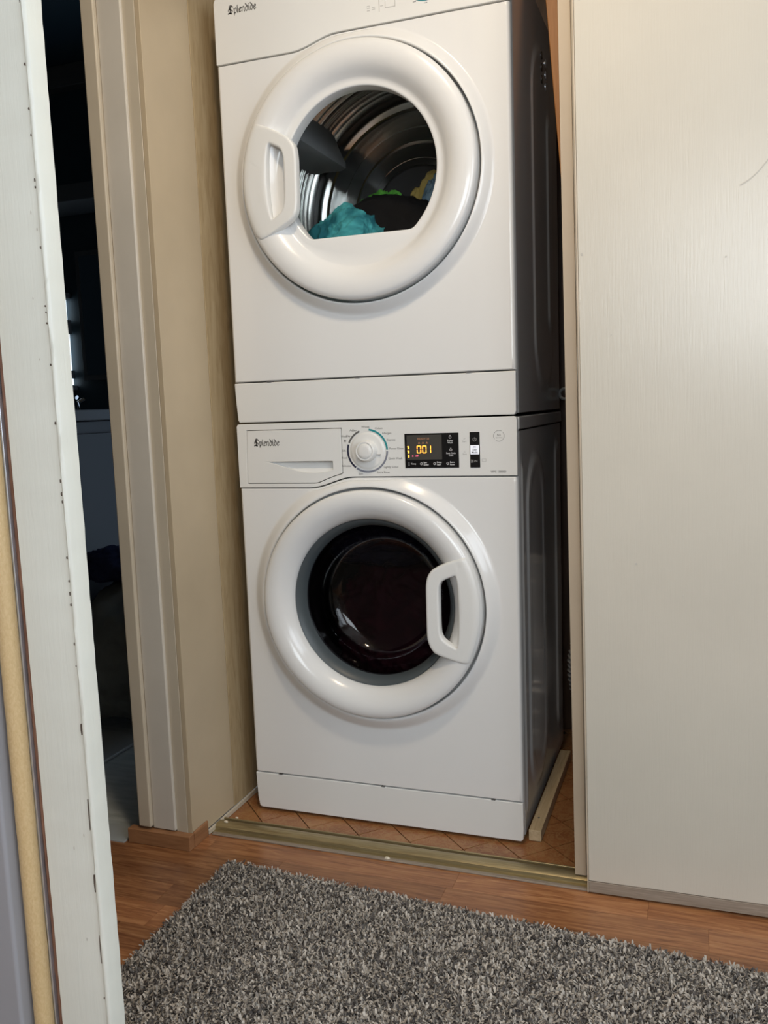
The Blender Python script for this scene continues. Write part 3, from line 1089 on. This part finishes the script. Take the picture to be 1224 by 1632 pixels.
# ---- dryer
dz0, dz1 = 0.8535, 1.6935
dryer = thing('tumble_dryer', 'white front-loading tumble dryer stacked on top of the washing machine', 'dryer', (0.297, 0.0, dz0))
cabinet(dryer, 0.8565, dz1 - 0.002, [(0.20, 0.44, 0.90, 1.615, 0.0035), (0.36, 0.44, 1.03, 1.50, 0.0035)])
for k in range(2):
    for q in range(3):
        y0 = 0.318 + k * 0.050
        z = 1.552 + q * 0.024
        v, f = tube([(X1 + 0.0030, y0, z), (X1 + 0.0042, y0, z)], 0.0085, 12)
        obj('vent_hole', v, f, BLACK if k == 0 else ALU, dryer)
dcx, dcz = 0.2975, 1.3225
DP = [(0.171, -0.0100), (0.175, -0.0130), (0.181, -0.0190), (0.189, -0.0258), (0.198, -0.0308), (0.208, -0.0336), (0.218, -0.0342), (0.228, -0.0328), (0.2340, -0.0306), (0.2370, -0.0275), (0.2382, -0.0230), (0.2383, 0.004)]
out = [(X0 + 0.0005, 0.9372), (X1 - 0.0005, 0.9372)] + [(max(X0 + 0.0005, min(X1 - 0.0005, x)), z) for x, z in reversed(panel_line(1.5655, 0.0208))]
v, f = ring_panel(out, dcx, dcz, [(0.2660, 0.0), (0.2640, -0.0006), (0.2610, -0.0024), (0.2570, -0.0058), (0.2520, -0.0098), (0.2500, -0.0112), (0.2470, -0.0135), (0.2452, -0.0140), (0.2438, -0.0128), (0.2432, -0.009), (0.2432, 0.02), (0.22, 0.022), (0.205, 0.05), (0.205, 0.055)])
obj('front_panel', v, f, WHITE, dryer, sharp=60)
v, f = prism([(X0 + 0.0008, 0.9352), (X0 + 0.002, 0.90), (X0 + 0.005, 0.8580), (X0 + 0.008, 0.8535), (X1 - 0.004, 0.8535), (X1 - 0.001, 0.860), (X1 - 0.0005, 0.9352)], 0.0006, 0.017)
obj('lower_skirt', v, f, WHITE2, dryer, bevel=0.002)
for x in (0.082, 0.278, 0.505):
    box('skirt_clip', (x - 0.005, -0.0001, 0.9350), (x + 0.005, 0.012, 0.9372), INK, dryer)
cp = [(X0 + 0.0008, dz1 - 0.010), (X0 + 0.003, dz1 - 0.003), (X0 + 0.009, dz1), (X1 - 0.008, dz1), (X1 - 0.002, dz1 - 0.003), (X1, dz1 - 0.010)] + [(max(X0 + 0.0005, min(X1, x)), z) for x, z in reversed(panel_line(1.5675, 0.0208))]
v, f = prism(cp, 0.0, 0.018)
obj('control_panel', v, f, WHITE2, dryer, bevel=0.0015)
blackletter('Splendide', 0.0335, 1.6590, 0.0092, 0.0, 0.92).build('logo', INK, dryer)
ic = MB()
ic.box((0.3500, -0.0004, 1.6085), (0.3507, 0, 1.6300)).box((0.3620, -0.0004, 1.6130), (0.3820, 0, 1.6137)).box((0.3620, -0.0004, 1.6130), (0.3626, 0, 1.6330)).box((0.3814, -0.0004, 1.6130), (0.3820, 0, 1.6330)).box((0.3620, -0.0004, 1.6324), (0.3820, 0, 1.6330))
for x, z in ((0.3290, 1.618), (0.3390, 1.618), (0.3390, 1.6145), (0.3290, 1.6135), (0.3555, 1.618), (0.3290, 1.6215)):
    ic.box((x - 0.003, -0.0004, z), (x + 0.003, 0, z + 0.0006))
ic.build('panel_symbols', INKP, dryer, smooth=False)['kind'] = 'stuff'
kc = (0.441, 1.6545)
obj('dial_ring', *arc_band(*kc, 0.0385, 0.0425, -140, 200, -0.0008), TEAL, dryer, smooth=False)
v, f = revolve([(0.030, 0.0), (0.0295, -0.008), (0.026, -0.022), (0.024, -0.0245), (0.0002, -0.026)], *kc, n=64)
obj('dial_knob', v, f, WHITE2, dryer, sharp=60)
ic = MB()
for a in (-60, -90, -118):
    ar = math.radians(a)
    ic.box((kc[0] + 0.0465 * math.cos(ar) - 0.003, -0.0004, kc[1] + 0.0465 * math.sin(ar)), (kc[0] + 0.0465 * math.cos(ar) + 0.003, 0, kc[1] + 0.0465 * math.sin(ar) + 0.0008))
ic.build('dial_lettering', INK, dryer, smooth=False)
# door with its flat-bottomed window
wx, wz, wr, chord = 0.2990, 1.3250, 0.1565, 1.2090


def win_r(a):
    """distance from the door's middle to the window outline"""
    d = Vector((math.cos(a), math.sin(a)))
    o = Vector((dcx - wx, dcz - wz))
    b = o.dot(d)
    t = -b + math.sqrt(b * b - (o.length_squared - wr * wr))
    if d.y < 0:
        tc = (chord + 0.024 * (0.0) - dcz) / d.y
        if tc < t:
            t = tc
    return t


N = 256
rin = [win_r(2 * PI * i / N) for i in range(N)]
for _ in range(3):
    rin = [(rin[i - 1] + 2 * rin[i] + rin[(i + 1) % N]) / 4 for i in range(N)]
v, f = [], []
PR = sorted(DP, reverse=True)
K = len(PR) + 5
for i in range(N):
    a = 2 * PI * i / N
    ca, sa = math.cos(a), math.sin(a)
    ri = rin[i]
    for r, y in PR:
        v.append((dcx + r * ca, y, dcz + r * sa))
    for r, y in ((0.167 * 0.6 + min(ri + 0.006, .166) * 0.4, -0.0096), (min(ri + 0.0035, .1668), -0.0094), (ri + 0.0008, -0.0088), (ri, -0.007), (ri, 0.02)):
        v.append((dcx + r * ca, y, dcz + r * sa))
for i in range(N):
    j = (i + 1) % N
    for q in range(K - 1):
        f.append((i * K + q, i * K + q + 1, j * K + q + 1, j * K + q))
dd = obj('door', v, f, WHITE, dryer, sharp=70)
gv = [(dcx + (rin[i] + 0.003) * math.cos(2 * PI * i / N), 0.006, dcz + (rin[i] + 0.003) * math.sin(2 * PI * i / N)) for i in range(N)]
obj('door_glass', gv, [tuple(range(N))], GLASS, dd, smooth=False)
ho = [(0.0960, 1.4370), (0.1422, 1.4150), (0.1656, 1.4010), (0.1795, 1.3840), (0.1822, 1.3590), (0.1812, 1.3180), (0.1806, 1.2778), (0.1768, 1.2560), (0.1640, 1.2425), (0.1000, 1.2100)]
for k in range(1, 14):
    a = math.radians(209.3 - k * 58.6 / 14)
    ho.append((dcx + 0.2372 * math.cos(a), dcz + 0.2372 * math.sin(a)))
hi = [(0.1235, 1.3945), (0.1484, 1.3815), (0.1548, 1.3684), (0.1542, 1.3200), (0.1522, 1.2750), (0.1460, 1.2635), (0.1235, 1.2480), (0.1180, 1.285), (0.1160, 1.32), (0.1180, 1.36)]
handle(dd, ho, hi, dcx, dcz, DP, 0.2085, -0.0342, WHITE2)
# drum: pressed bands along its depth
v, f = revolve([(0.205, 0.056), (0.265, 0.066), (0.276, 0.068), (0.276, 0.404)], dcx, dcz, n=140)
obj('drum', v, f, DARKST, dryer, sharp=20)
yy = 0.069
for w, g in ((0.024, 0.004), (0.020, 0.004), (0.026, 0.004), (0.024, 0.005), (0.030, 0.0045), (0.032, 0.0045), (0.020, 0.012), (0.0035, 0.003), (0.006, 0.003), (0.0055, 0.014), (0.0025, 0.012), (0.020, 0.003), (0.024, 0.002)):
    v, f = revolve([(0.274, yy), (0.2688, yy + 0.0006), (0.2684, yy + w * 0.3), (0.2684, yy + w * 0.7), (0.2688, yy + w - 0.0006), (0.274, yy + w)], dcx, dcz, n=140)
    obj('drum_band', v, f, STEEL, dryer, sharp=40)
    yy += w + g
v, f = revolve([(0.275, 0.402), (0.24, 0.398), (0.235, 0.405), (0.20, 0.405), (0.195, 0.398), (0.165, 0.398), (0.16, 0.405), (0.13, 0.405), (0.126, 0.398), (0.112, 0.398), (0.108, 0.405)], dcx, dcz, n=140)
obj('drum_back', v, f, BACKST, dryer, sharp=30)
v, f = disc(0.110, dcx, dcz, 0.403, 64)
obj('drum_hub', v, f, DARK, dryer, smooth=False)
# lifters
for ang in (146, 26):
    a = math.radians(ang)
    er = Vector((math.cos(a), 0, math.sin(a)))
    et = Vector((-math.sin(a), 0, math.cos(a)))
    c0 = Vector((dcx, 0, dcz))
    v, f = [], []
    sec = [(-0.058, 0.272), (-0.036, 0.240), (-0.010, 0.196), (0.0, 0.190), (0.010, 0.196), (0.036, 0.240), (0.058, 0.272)]
    st = [(0.074, 0.30), (0.10, 0.7), (0.16, 0.92), (0.24, 1.0), (0.33, 1.0), (0.36, 0.8), (0.39, 0.25)]
    for yv, s in st:
        for tt, rr in sec:
            p = c0 + er * (0.272 - (0.272 - rr) * s) + et * (tt * (0.55 + 0.45 * s))
            v.append((p.x, yv, p.z))
    m_ = len(sec)
    for i in range(len(st) - 1):
        for q in range(m_ - 1):
            f.append((i * m_ + q, i * m_ + q + 1, (i + 1) * m_ + q + 1, (i + 1) * m_ + q))
    f += [tuple(range(m_)), tuple(range((len(st) - 1) * m_, len(st) * m_))]
    obj('lifter', v, f, LIFT, dryer, sharp=30)


# ------------------------------------------------------------------ laundry
def cloth(name, label, c, s, m, seed, amp=0.2, cat='clothing', freq=1.7, sub=6, rot=0.0, lim=None, fold=0.10):
    bm = bmesh.new()
    bmesh.ops.create_icosphere(bm, subdivisions=sub, radius=1)
    cr, sr = math.cos(rot), math.sin(rot)
    off = Vector((seed * 7.1, seed * 3.3, seed))
    for w in bm.verts:
        p = w.co.copy()
        q = p * freq + off
        d = amp * noise.noise(q)
        # sharp creases that run in wandering directions
        wv = noise.noise_vector(p * 1.3 + off * 2)
        qq = Vector((p.x * 3.4 + p.z * 1.6, p.y * 2.0, p.z * 5.2 - p.x * 1.2)) + wv * 1.6 + off
        r1 = 1 - min(1, abs(noise.noise(qq)) * 2.6)
        r2 = 1 - min(1, abs(noise.noise(qq * 2.3 + off)) * 2.6)
        d += fold * (r1 * r1 - 0.3) + fold * 0.30 * (r2 * r2 - 0.3)
        p *= 1 + d
        x, y, z = p.x * s[0], p.y * s[1], p.z * s[2]
        x, z = x * cr - z * sr, x * sr + z * cr
        w.co = Vector((x, y, z))
        if lim:
            lim(w.co, Vector(c))
    me = bpy.data.meshes.new(name)
    bm.to_mesh(me)
    bm.free()
    o = link(name, me, m, None, True, 180)
    o.location = c
    return tag(o, label, cat)


def in_drum(ya, yb, xa=-1, xb=2):
    def lim(co, c):
        p = co + c
        p.x = max(xa, min(xb, p.x))
        dx, dz = p.x - dcx, p.z - dcz
        r = math.hypot(dx, dz)
        if r > 0.2605:
            k = 0.2605 / r
            p.x = dcx + dx * k
            p.z = dcz + dz * k
        p.y = max(ya, min(yb, p.y))
        q = p - c
        co.x, co.y, co.z = q.x, q.y, q.z
    return lim


TEALC = cloth_mat('teal_cotton', (0.010, 0.10, 0.13), (0.06, 0.33, 0.36), 16)
BLACKC = cloth_mat('black_cotton', (0.004, 0.004, 0.005), (0.007, 0.007, 0.008), 20)
GREENC = cloth_mat('lime_cotton', (0.12, 0.50, 0.06), (0.18, 0.62, 0.09), 20)
YELC = cloth_mat('yellow_cotton', (0.55, 0.38, 0.09), (0.66, 0.50, 0.17), 20)
BLUEC = cloth_mat('blue_cotton', (0.13, 0.23, 0.34), (0.30, 0.44, 0.52), 40)
cloth('teal_garment', 'crumpled teal garment at the front of the dryer window', (0.212, 0.115, 1.180), (0.092, 0.042, 0.112), TEALC, 1.3, 0.20, lim=in_drum(0.072, 0.160), rot=-0.45, fold=0.08)
cloth('black_garment', 'black garment heaped in the middle of the dryer drum', (0.290, 0.205, 1.184), (0.160, 0.045, 0.142), BLACKC, 2.4, 0.08, lim=in_drum(0.161, 0.250), rot=-0.40, fold=0.03)
cloth('green_garment', 'bright green garment behind the black one in the dryer', (0.245, 0.292, 1.230), (0.090, 0.04, 0.122), GREENC, 3.7, 0.15, lim=in_drum(0.252, 0.330, xb=0.318))
cloth('yellow_garment', 'mustard yellow garment behind the black one in the dryer', (0.335, 0.362, 1.250), (0.080, 0.035, 0.150), YELC, 4.2, 0.10, lim=in_drum(0.332, 0.392), rot=-0.15)
cloth('blue_garment', 'faded blue garment at the right of the dryer window', (0.384, 0.292, 1.258), (0.070, 0.04, 0.140), BLUEC, 5.5, 0.10, lim=in_drum(0.252, 0.330, xa=0.322), rot=-0.2)
PLUM = cloth_mat('plum_wet_cotton', (0.030, 0.006, 0.012), (0.055, 0.010, 0.018), 14, 0.7)
DKNAVY = cloth_mat('navy_wet_cotton', (0.008, 0.010, 0.022), (0.014, 0.016, 0.03), 14, 0.5)


def in_tub(za, zb):
    def lim(co, c):
        p = co + c
        p.z = max(za, min(zb, p.z))
        dx, dz = p.x - wc[0], p.z - wc[1]
        r = math.hypot(dx, dz)
        if r > 0.228:
            k = 0.228 / r
            p.x = wc[0] + dx * k
            p.z = wc[1] + dz * k
        p.y = max(0.112, p.y)
        q = p - c
        co.x, co.y, co.z = q.x, q.y, q.z
    return lim


cloth('plum_laundry', 'wet plum laundry filling the washing machine window', (0.300, 0.215, 0.385), (0.17, 0.11, 0.155), PLUM, 6.1, 0.12, lim=in_tub(0.1, 0.521))
cloth('navy_laundry', 'dark navy laundry at the upper left inside the washing machine', (0.235, 0.22, 0.590), (0.135, 0.10, 0.080), DKNAVY, 7.3, 0.15, lim=in_tub(0.523, 0.9))

# ------------------------------------------------------------------ things around the machines
# pine batten on the floor
bt_ = thing('wooden_batten', 'short pine batten lying on the floor right of the washing machine', 'wood', (0.625, 0.03, 0.0))
v, f = boxd((0.6015, 0.020, 0.001), (0.6265, 0.445, 0.024))
o = obj('batten', v, f, PINE, bt_, bevel=0.001)
v, f = tube([(0.6125, 0.075, 0.0238), (0.6125, 0.075, 0.0252)], 0.0022, 8)
obj('nail_head', v, f, INK, bt_)
# leaning board
bz0, bz1 = 0.0, 2.05
xl = lambda z: 0.6201 - 0.0764 * (z - 1.6796)
v = []
for z in (bz0, bz1):
    for dx, yy in ((0, 0.245), (0.0235, 0.245), (0.0235, 0.262), (0, 0.262)):
        v.append((xl(z) + dx, yy, z))
f = [(0, 1, 2, 3), (7, 6, 5, 4)] + [(i, (i + 1) % 4, 4 + (i + 1) % 4, 4 + i) for i in range(4)]
tag(obj('wooden_board', v, f, OAK, bevel=0.0015), 'narrow orange-brown board leaning in the gap right of the dryer', 'wood')
# foil vent duct
pts, rad = [], []
for i in range(150):
    t = i / 149
    zz = 0.01 + 0.48 * t
    pts.append((0.674 - 0.020 * math.exp(-((zz - 0.215) / 0.075) ** 2), 0.50, zz))
    rad.append(0.038 + 0.004 * math.cos(i * PI / 1.5) + 0.0025 * noise.noise(Vector((i * .7, 0, 0))))
v, f = tube(pts, rad, 28, False)
v = [(p[0] + .0022 * noise.noise(Vector(p) * 90), p[1] + .0022 * noise.noise(Vector(p) * 90 + Vector((9, 0, 0))), p[2]) for p in v]
tag(obj('vent_duct', v, f, FOIL, sharp=50), 'crinkled silver foil duct in the dark gap behind the doors', 'duct')
# black hose with its clip
hs = thing('drain_hose', 'black hose with a ring clip hanging behind the dryer corner', 'hose', (0.64, 0.56, 0.0))
pts = [(0.630 + 0.02 * math.sin(t * 3), 0.575 + 0.01 * math.cos(t * 4), 0.0 + 0.92 * t) for t in [i / 40 for i in range(41)]]
obj('hose', *tube(pts, 0.011, 10), BLACK, hs)
v, f = [], []
n1, n2 = 28, 8
for i in range(n1):
    a = 2 * PI * i / n1
    for j in range(n2):
        b = 2 * PI * j / n2
        r = 0.0125 + 0.0038 * math.cos(b)
        v.append((0.6085 + r * math.cos(a), 0.535 + 0.0038 * math.sin(b), 0.892 + r * math.sin(a)))
for i in range(n1):
    for j in range(n2):
        f.append((i * n2 + j, ((i + 1) % n1) * n2 + j, ((i + 1) % n1) * n2 + (j + 1) % n2, i * n2 + (j + 1) % n2))
obj('ring_clip', v, f, LIFT, hs)
# loose paint chips on the sill
for k, (x, yv, s, lb) in enumerate(((0.353, -0.1310, 0.0055, 'cream paint chip lying on the middle of the track sill'), (-0.022, -0.098, 0.005, 'cream plaster crumb at the left end of the sliding door track'), (-0.022, -0.052, 0.004, 'small pale crumb on the closet floor behind the track'))):
    zb = 0.0042 if k == 0 else (0.0017 if k == 1 else 0.0)
    if k == 1: zb = 0.0130; 
    pts = [(x + s * rx, yv + s * 0.6 * ry, zb) for rx, ry in ((-1, -.5), (.2, -1), (1, -.1), (.5, .9), (-.7, .8))]
    v = pts + [(a * 0.8 + x * 0.2, b * 0.8 + yv * 0.2, zb + s * 0.5) for a, b, c in pts]
    f = [(0, 1, 2, 3, 4), (9, 8, 7, 6, 5)] + [(i, (i + 1) % 5, 5 + (i + 1) % 5, 5 + i) for i in range(5)]
    tag(obj('paint_chip', v, f, CHIP, smooth=False), lb, 'paint chip')

# ------------------------------------------------------------------ shaggy rug
rug = obj('rug', [(0.062, -0.234, 0.001), (1.75, -0.352, 0.001), (1.75, -1.35, 0.001), (0.056, -1.25, 0.001), (0.062, -0.234, 0.008), (1.75, -0.352, 0.008), (1.75, -1.35, 0.008), (0.056, -1.25, 0.008)],
          [(0, 3, 2, 1), (4, 5, 6, 7), (0, 1, 5, 4), (1, 2, 6, 5), (2, 3, 7, 6), (3, 0, 4, 7)], mat('rug_backing', (0.05, 0.045, 0.045), 0.9), smooth=False)
tag(rug, 'grey shaggy rug lying on the wooden floor in front of the closet', 'rug')


def pile():
    rg = np.random.default_rng(5)
    n = 150000
    x = rg.uniform(0.062, 1.32, n)
    u = rg.uniform(0, 1, n)
    yb = -0.234 - (x - 0.062) * (0.118 / 1.688)
    y = yb - u * (0.80)
    keep = y > -0.98
    x, y = x[keep], y[keep]
    n = len(x)
    # tufts lean together in soft patches
    ph = np.sin(x * 21 + 3 * np.sin(y * 17)) + np.sin(y * 26 + 2.5 * np.sin(x * 13 + 1))
    ang = ph * 0.6 + rg.uniform(-PI, PI, n)
    tilt = np.clip(rg.normal(0.75, 0.35, n), 0.05, 1.35)
    L = rg.uniform(0.007, 0.0115, n)
    w = rg.uniform(0.0012, 0.0019, n)
    K = 4
    V = np.zeros((n, K, 2, 3), np.float32)
    px, py, pz = x.copy(), y.copy(), np.full(n, 0.0075)
    bend = rg.normal(0.22, 0.2, n)
    swirl = rg.normal(0, 0.6, n)
    fa = rg.uniform(0, 2 * PI, n)
    for k in range(K):
        tw = w * (1.0, 1.0, 1.0, 0.85)[k]
        sxv, syv = -np.sin(ang) * .7 + .5 * np.cos(fa), np.cos(ang) * .7 + .5 * np.sin(fa)
        V[:, k, 0] = np.stack([px - sxv * tw, py - syv * tw, pz], 1)
        V[:, k, 1] = np.stack([px + sxv * tw, py + syv * tw, pz], 1)
        st = L / (K - 1)
        tl = np.minimum(tilt + bend * k, 1.55)
        px = px + st * np.sin(tl) * np.cos(ang)
        py = py + st * np.sin(tl) * np.sin(ang)
        pz = pz + st * np.cos(tl)
        ang = ang + swirl
    V = V.reshape(-1, 3)
    base = (np.arange(n) * K * 2)[:, None, None]
    q = np.array([[2 * k, 2 * k + 1, 2 * k + 3, 2 * k + 2] for k in range(K - 1)])[None]
    F = (base + q).reshape(-1, 4)
    me = bpy.data.meshes.new('pile')
    me.vertices.add(len(V))
    me.vertices.foreach_set('co', V.ravel())
    me.loops.add(F.size)
    me.loops.foreach_set('vertex_index', F.ravel().astype(np.int32))
    me.polygons.add(len(F))
    me.polygons.foreach_set('loop_start', np.arange(0, F.size, 4, dtype=np.int32))
    me.polygons.foreach_set('loop_total', np.full(len(F), 4, np.int32))
    me.update(calc_edges=True)
    at = me.attributes.new('tone', 'FLOAT', 'POINT')
    at.data.foreach_set('value', np.repeat(rg.uniform(0, 1, n), K * 2).astype(np.float32))
    m = mat('rug_yarn', rough=0.95, spec=0.1)
    t = NT(m)
    a = t.n('ShaderNodeAttribute')
    a.attribute_name = 'tone'
    t.l(t.ramp(a.outputs['Fac'], [(0.0, (0.075, 0.067, 0.064)), (0.30, (0.14, 0.127, 0.12)), (0.42, (0.37, 0.335, 0.295)), (1.0, (0.58, 0.53, 0.47))]), t.b.inputs['Base Color'])
    me.materials.append(m)
    o = bpy.data.objects.new('pile', me)
    C.objects.link(o)
    o.parent = rug
    o['kind'] = 'stuff'


pile()

# ------------------------------------------------------------------ bathroom things
van = thing('vanity_cabinet', 'dark bathroom vanity with a pale countertop seen through the doorway', 'cabinet', (-1.0, 0.60, 0.0))
box('body', (-1.35, 0.12, 0.10), (-0.735, 0.95, 0.865), VANITY, van, bevel=0.003)
box('toe_kick', (-1.35, 0.14, 0.0), (-0.765, 0.93, 0.10), BATHT, van)
box('countertop', (-1.36, 0.10, 0.866), (-0.72, 0.97, 0.898), BATHT, van, bevel=0.004)
box('door', (-0.7345, 0.30, 0.14), (-0.722, 0.60, 0.83), VANITY, van, bevel=0.003)
fau = thing('faucet', 'small chrome faucet on the dark bathroom countertop', 'faucet', (-0.86, 0.53, 0.898))
obj('spout', *tube([(-0.80, 0.45, 0.8982), (-0.80, 0.45, 0.925), (-0.795, 0.447, 0.936), (-0.775, 0.443, 0.940), (-0.755, 0.44, 0.933)], 0.006, 12), CHROME, fau)
obj('lever', *tube([(-0.80, 0.500, 0.8982), (-0.80, 0.500, 0.920), (-0.79, 0.515, 0.930)], 0.005, 10), CHROME, fau)
DCL = cloth_mat('dark_grey_canvas', (0.11, 0.12, 0.12), (0.15, 0.16, 0.155), 8)
NVT = cloth_mat('navy_towel_cotton', (0.010, 0.014, 0.045), (0.02, 0.026, 0.07), 12)


def floor_sack(co, c):
    if co.z + c.z < 0.003: co.z = 0.003 - c.z
    if co.x + c.x < -0.712: co.x = -0.712 - c.x
    if c.z < 0.4: co.z = min(co.z, 0.428 - c.z)
    else: co.z = max(co.z, 0.430 - c.z)


cloth('laundry_bag', 'dark grey cloth laundry bag slumped in front of the bathroom vanity', (-0.575, 0.45, 0.225), (0.15, 0.27, 0.215), DCL, 8.4, 0.10, 'bag', sub=5, fold=0.05, lim=floor_sack)
cloth('navy_towel', 'crumpled navy towel lying on top of the dark laundry bag', (-0.62, 0.36, 0.462), (0.075, 0.08, 0.055), NVT, 9.2, 0.2, 'towel', sub=5, lim=floor_sack)
mat_b = box('bath_mat', (-0.715, 0.06, -0.001), (-0.50, 0.30, 0.008), BSTRIP, None, bevel=0.003)
tag(mat_b, 'pale grey mat on the bathroom floor before the vanity', 'mat')
shf = thing('wall_shelf', 'dark shelf on the bathroom wall beyond the doorway', 'shelf', (-1.0, 1.28, 1.45))
box('board', (-1.9, 1.10, 1.66), (-0.30, 1.295, 1.72), BATHT, shf, bevel=0.002)
box('bracket', (-0.98, 1.12, 1.56), (-0.96, 1.295, 1.66), BATHT, shf)
mir = thing('wall_mirror', 'dark mirror with a plain frame on the bathroom back wall', 'mirror', (-1.0, 1.29, 1.2))
box('frame', (-1.395, 1.285, 1.02), (-0.55, 1.299, 1.52), BATHT, mir, bevel=0.002)
box('mirror_glass', (-1.375, 1.282, 1.04), (-0.57, 1.286, 1.50), mat('mirror_dark', (0.12, 0.15, 0.17), 0.08, metal=1.0), mir)
struct('trim_13', (-2.0, 1.25, 2.12), (-0.174, 1.30, 2.2), BATHT, 0.004)
# sliver of bright bathroom window with its frame, far left
w1 = tag(thing('window_1', 'narrow bright bathroom window slivers beside the near casing', None, (-1.2, 1.29, 1.2)), kind='structure')
box('window_frame', (-1.99, 1.27, 0.985), (-1.438, 1.298, 1.002), BATHT, w1)
box('window_frame', (-1.99, 1.27, 1.345), (-1.438, 1.298, 1.365), BATHT, w1)
SKYP = mat('daylit_pane', (0.8, 0.85, 0.9), 0.3, emit=(0.75, 0.9, 1.0), es=1.6)
for za, zb, xr in ((1.005, 1.030, -1.444), (1.062, 1.205, -1.447), (1.26, 1.34, -1.452)):
    box('pane', (-1.98, 1.275, za), (xr, 1.285, zb), SKYP, w1)
box('slat', (-1.985, 1.272, 1.0305), (-1.4385, 1.290, 1.0615), BATHT, w1)
box('slat', (-1.985, 1.272, 1.2055), (-1.4385, 1.290, 1.2595), BATHT, w1)

# ------------------------------------------------------------------ rear windows of the viewer's room
for nm, lo, hi in (('window_2', (0.76, -3.55, 1.02), (2.16, -3.50, 1.92)),):
    w2 = tag(thing(nm, 'window in the wall behind the viewer', None, lo), kind='structure')
    mb = MB()
    mb.box((lo[0], -3.54, lo[2]), (lo[0] + 0.04, -3.50, hi[2])).box((hi[0] - 0.04, -3.54, lo[2]), (hi[0], -3.50, hi[2]))
    mb.box((lo[0], -3.54, lo[2]), (hi[0], -3.50, lo[2] + 0.04)).box((lo[0], -3.54, hi[2] - 0.04), (hi[0], -3.50, hi[2]))
    mb.build('window_frame', POSTP, w2)
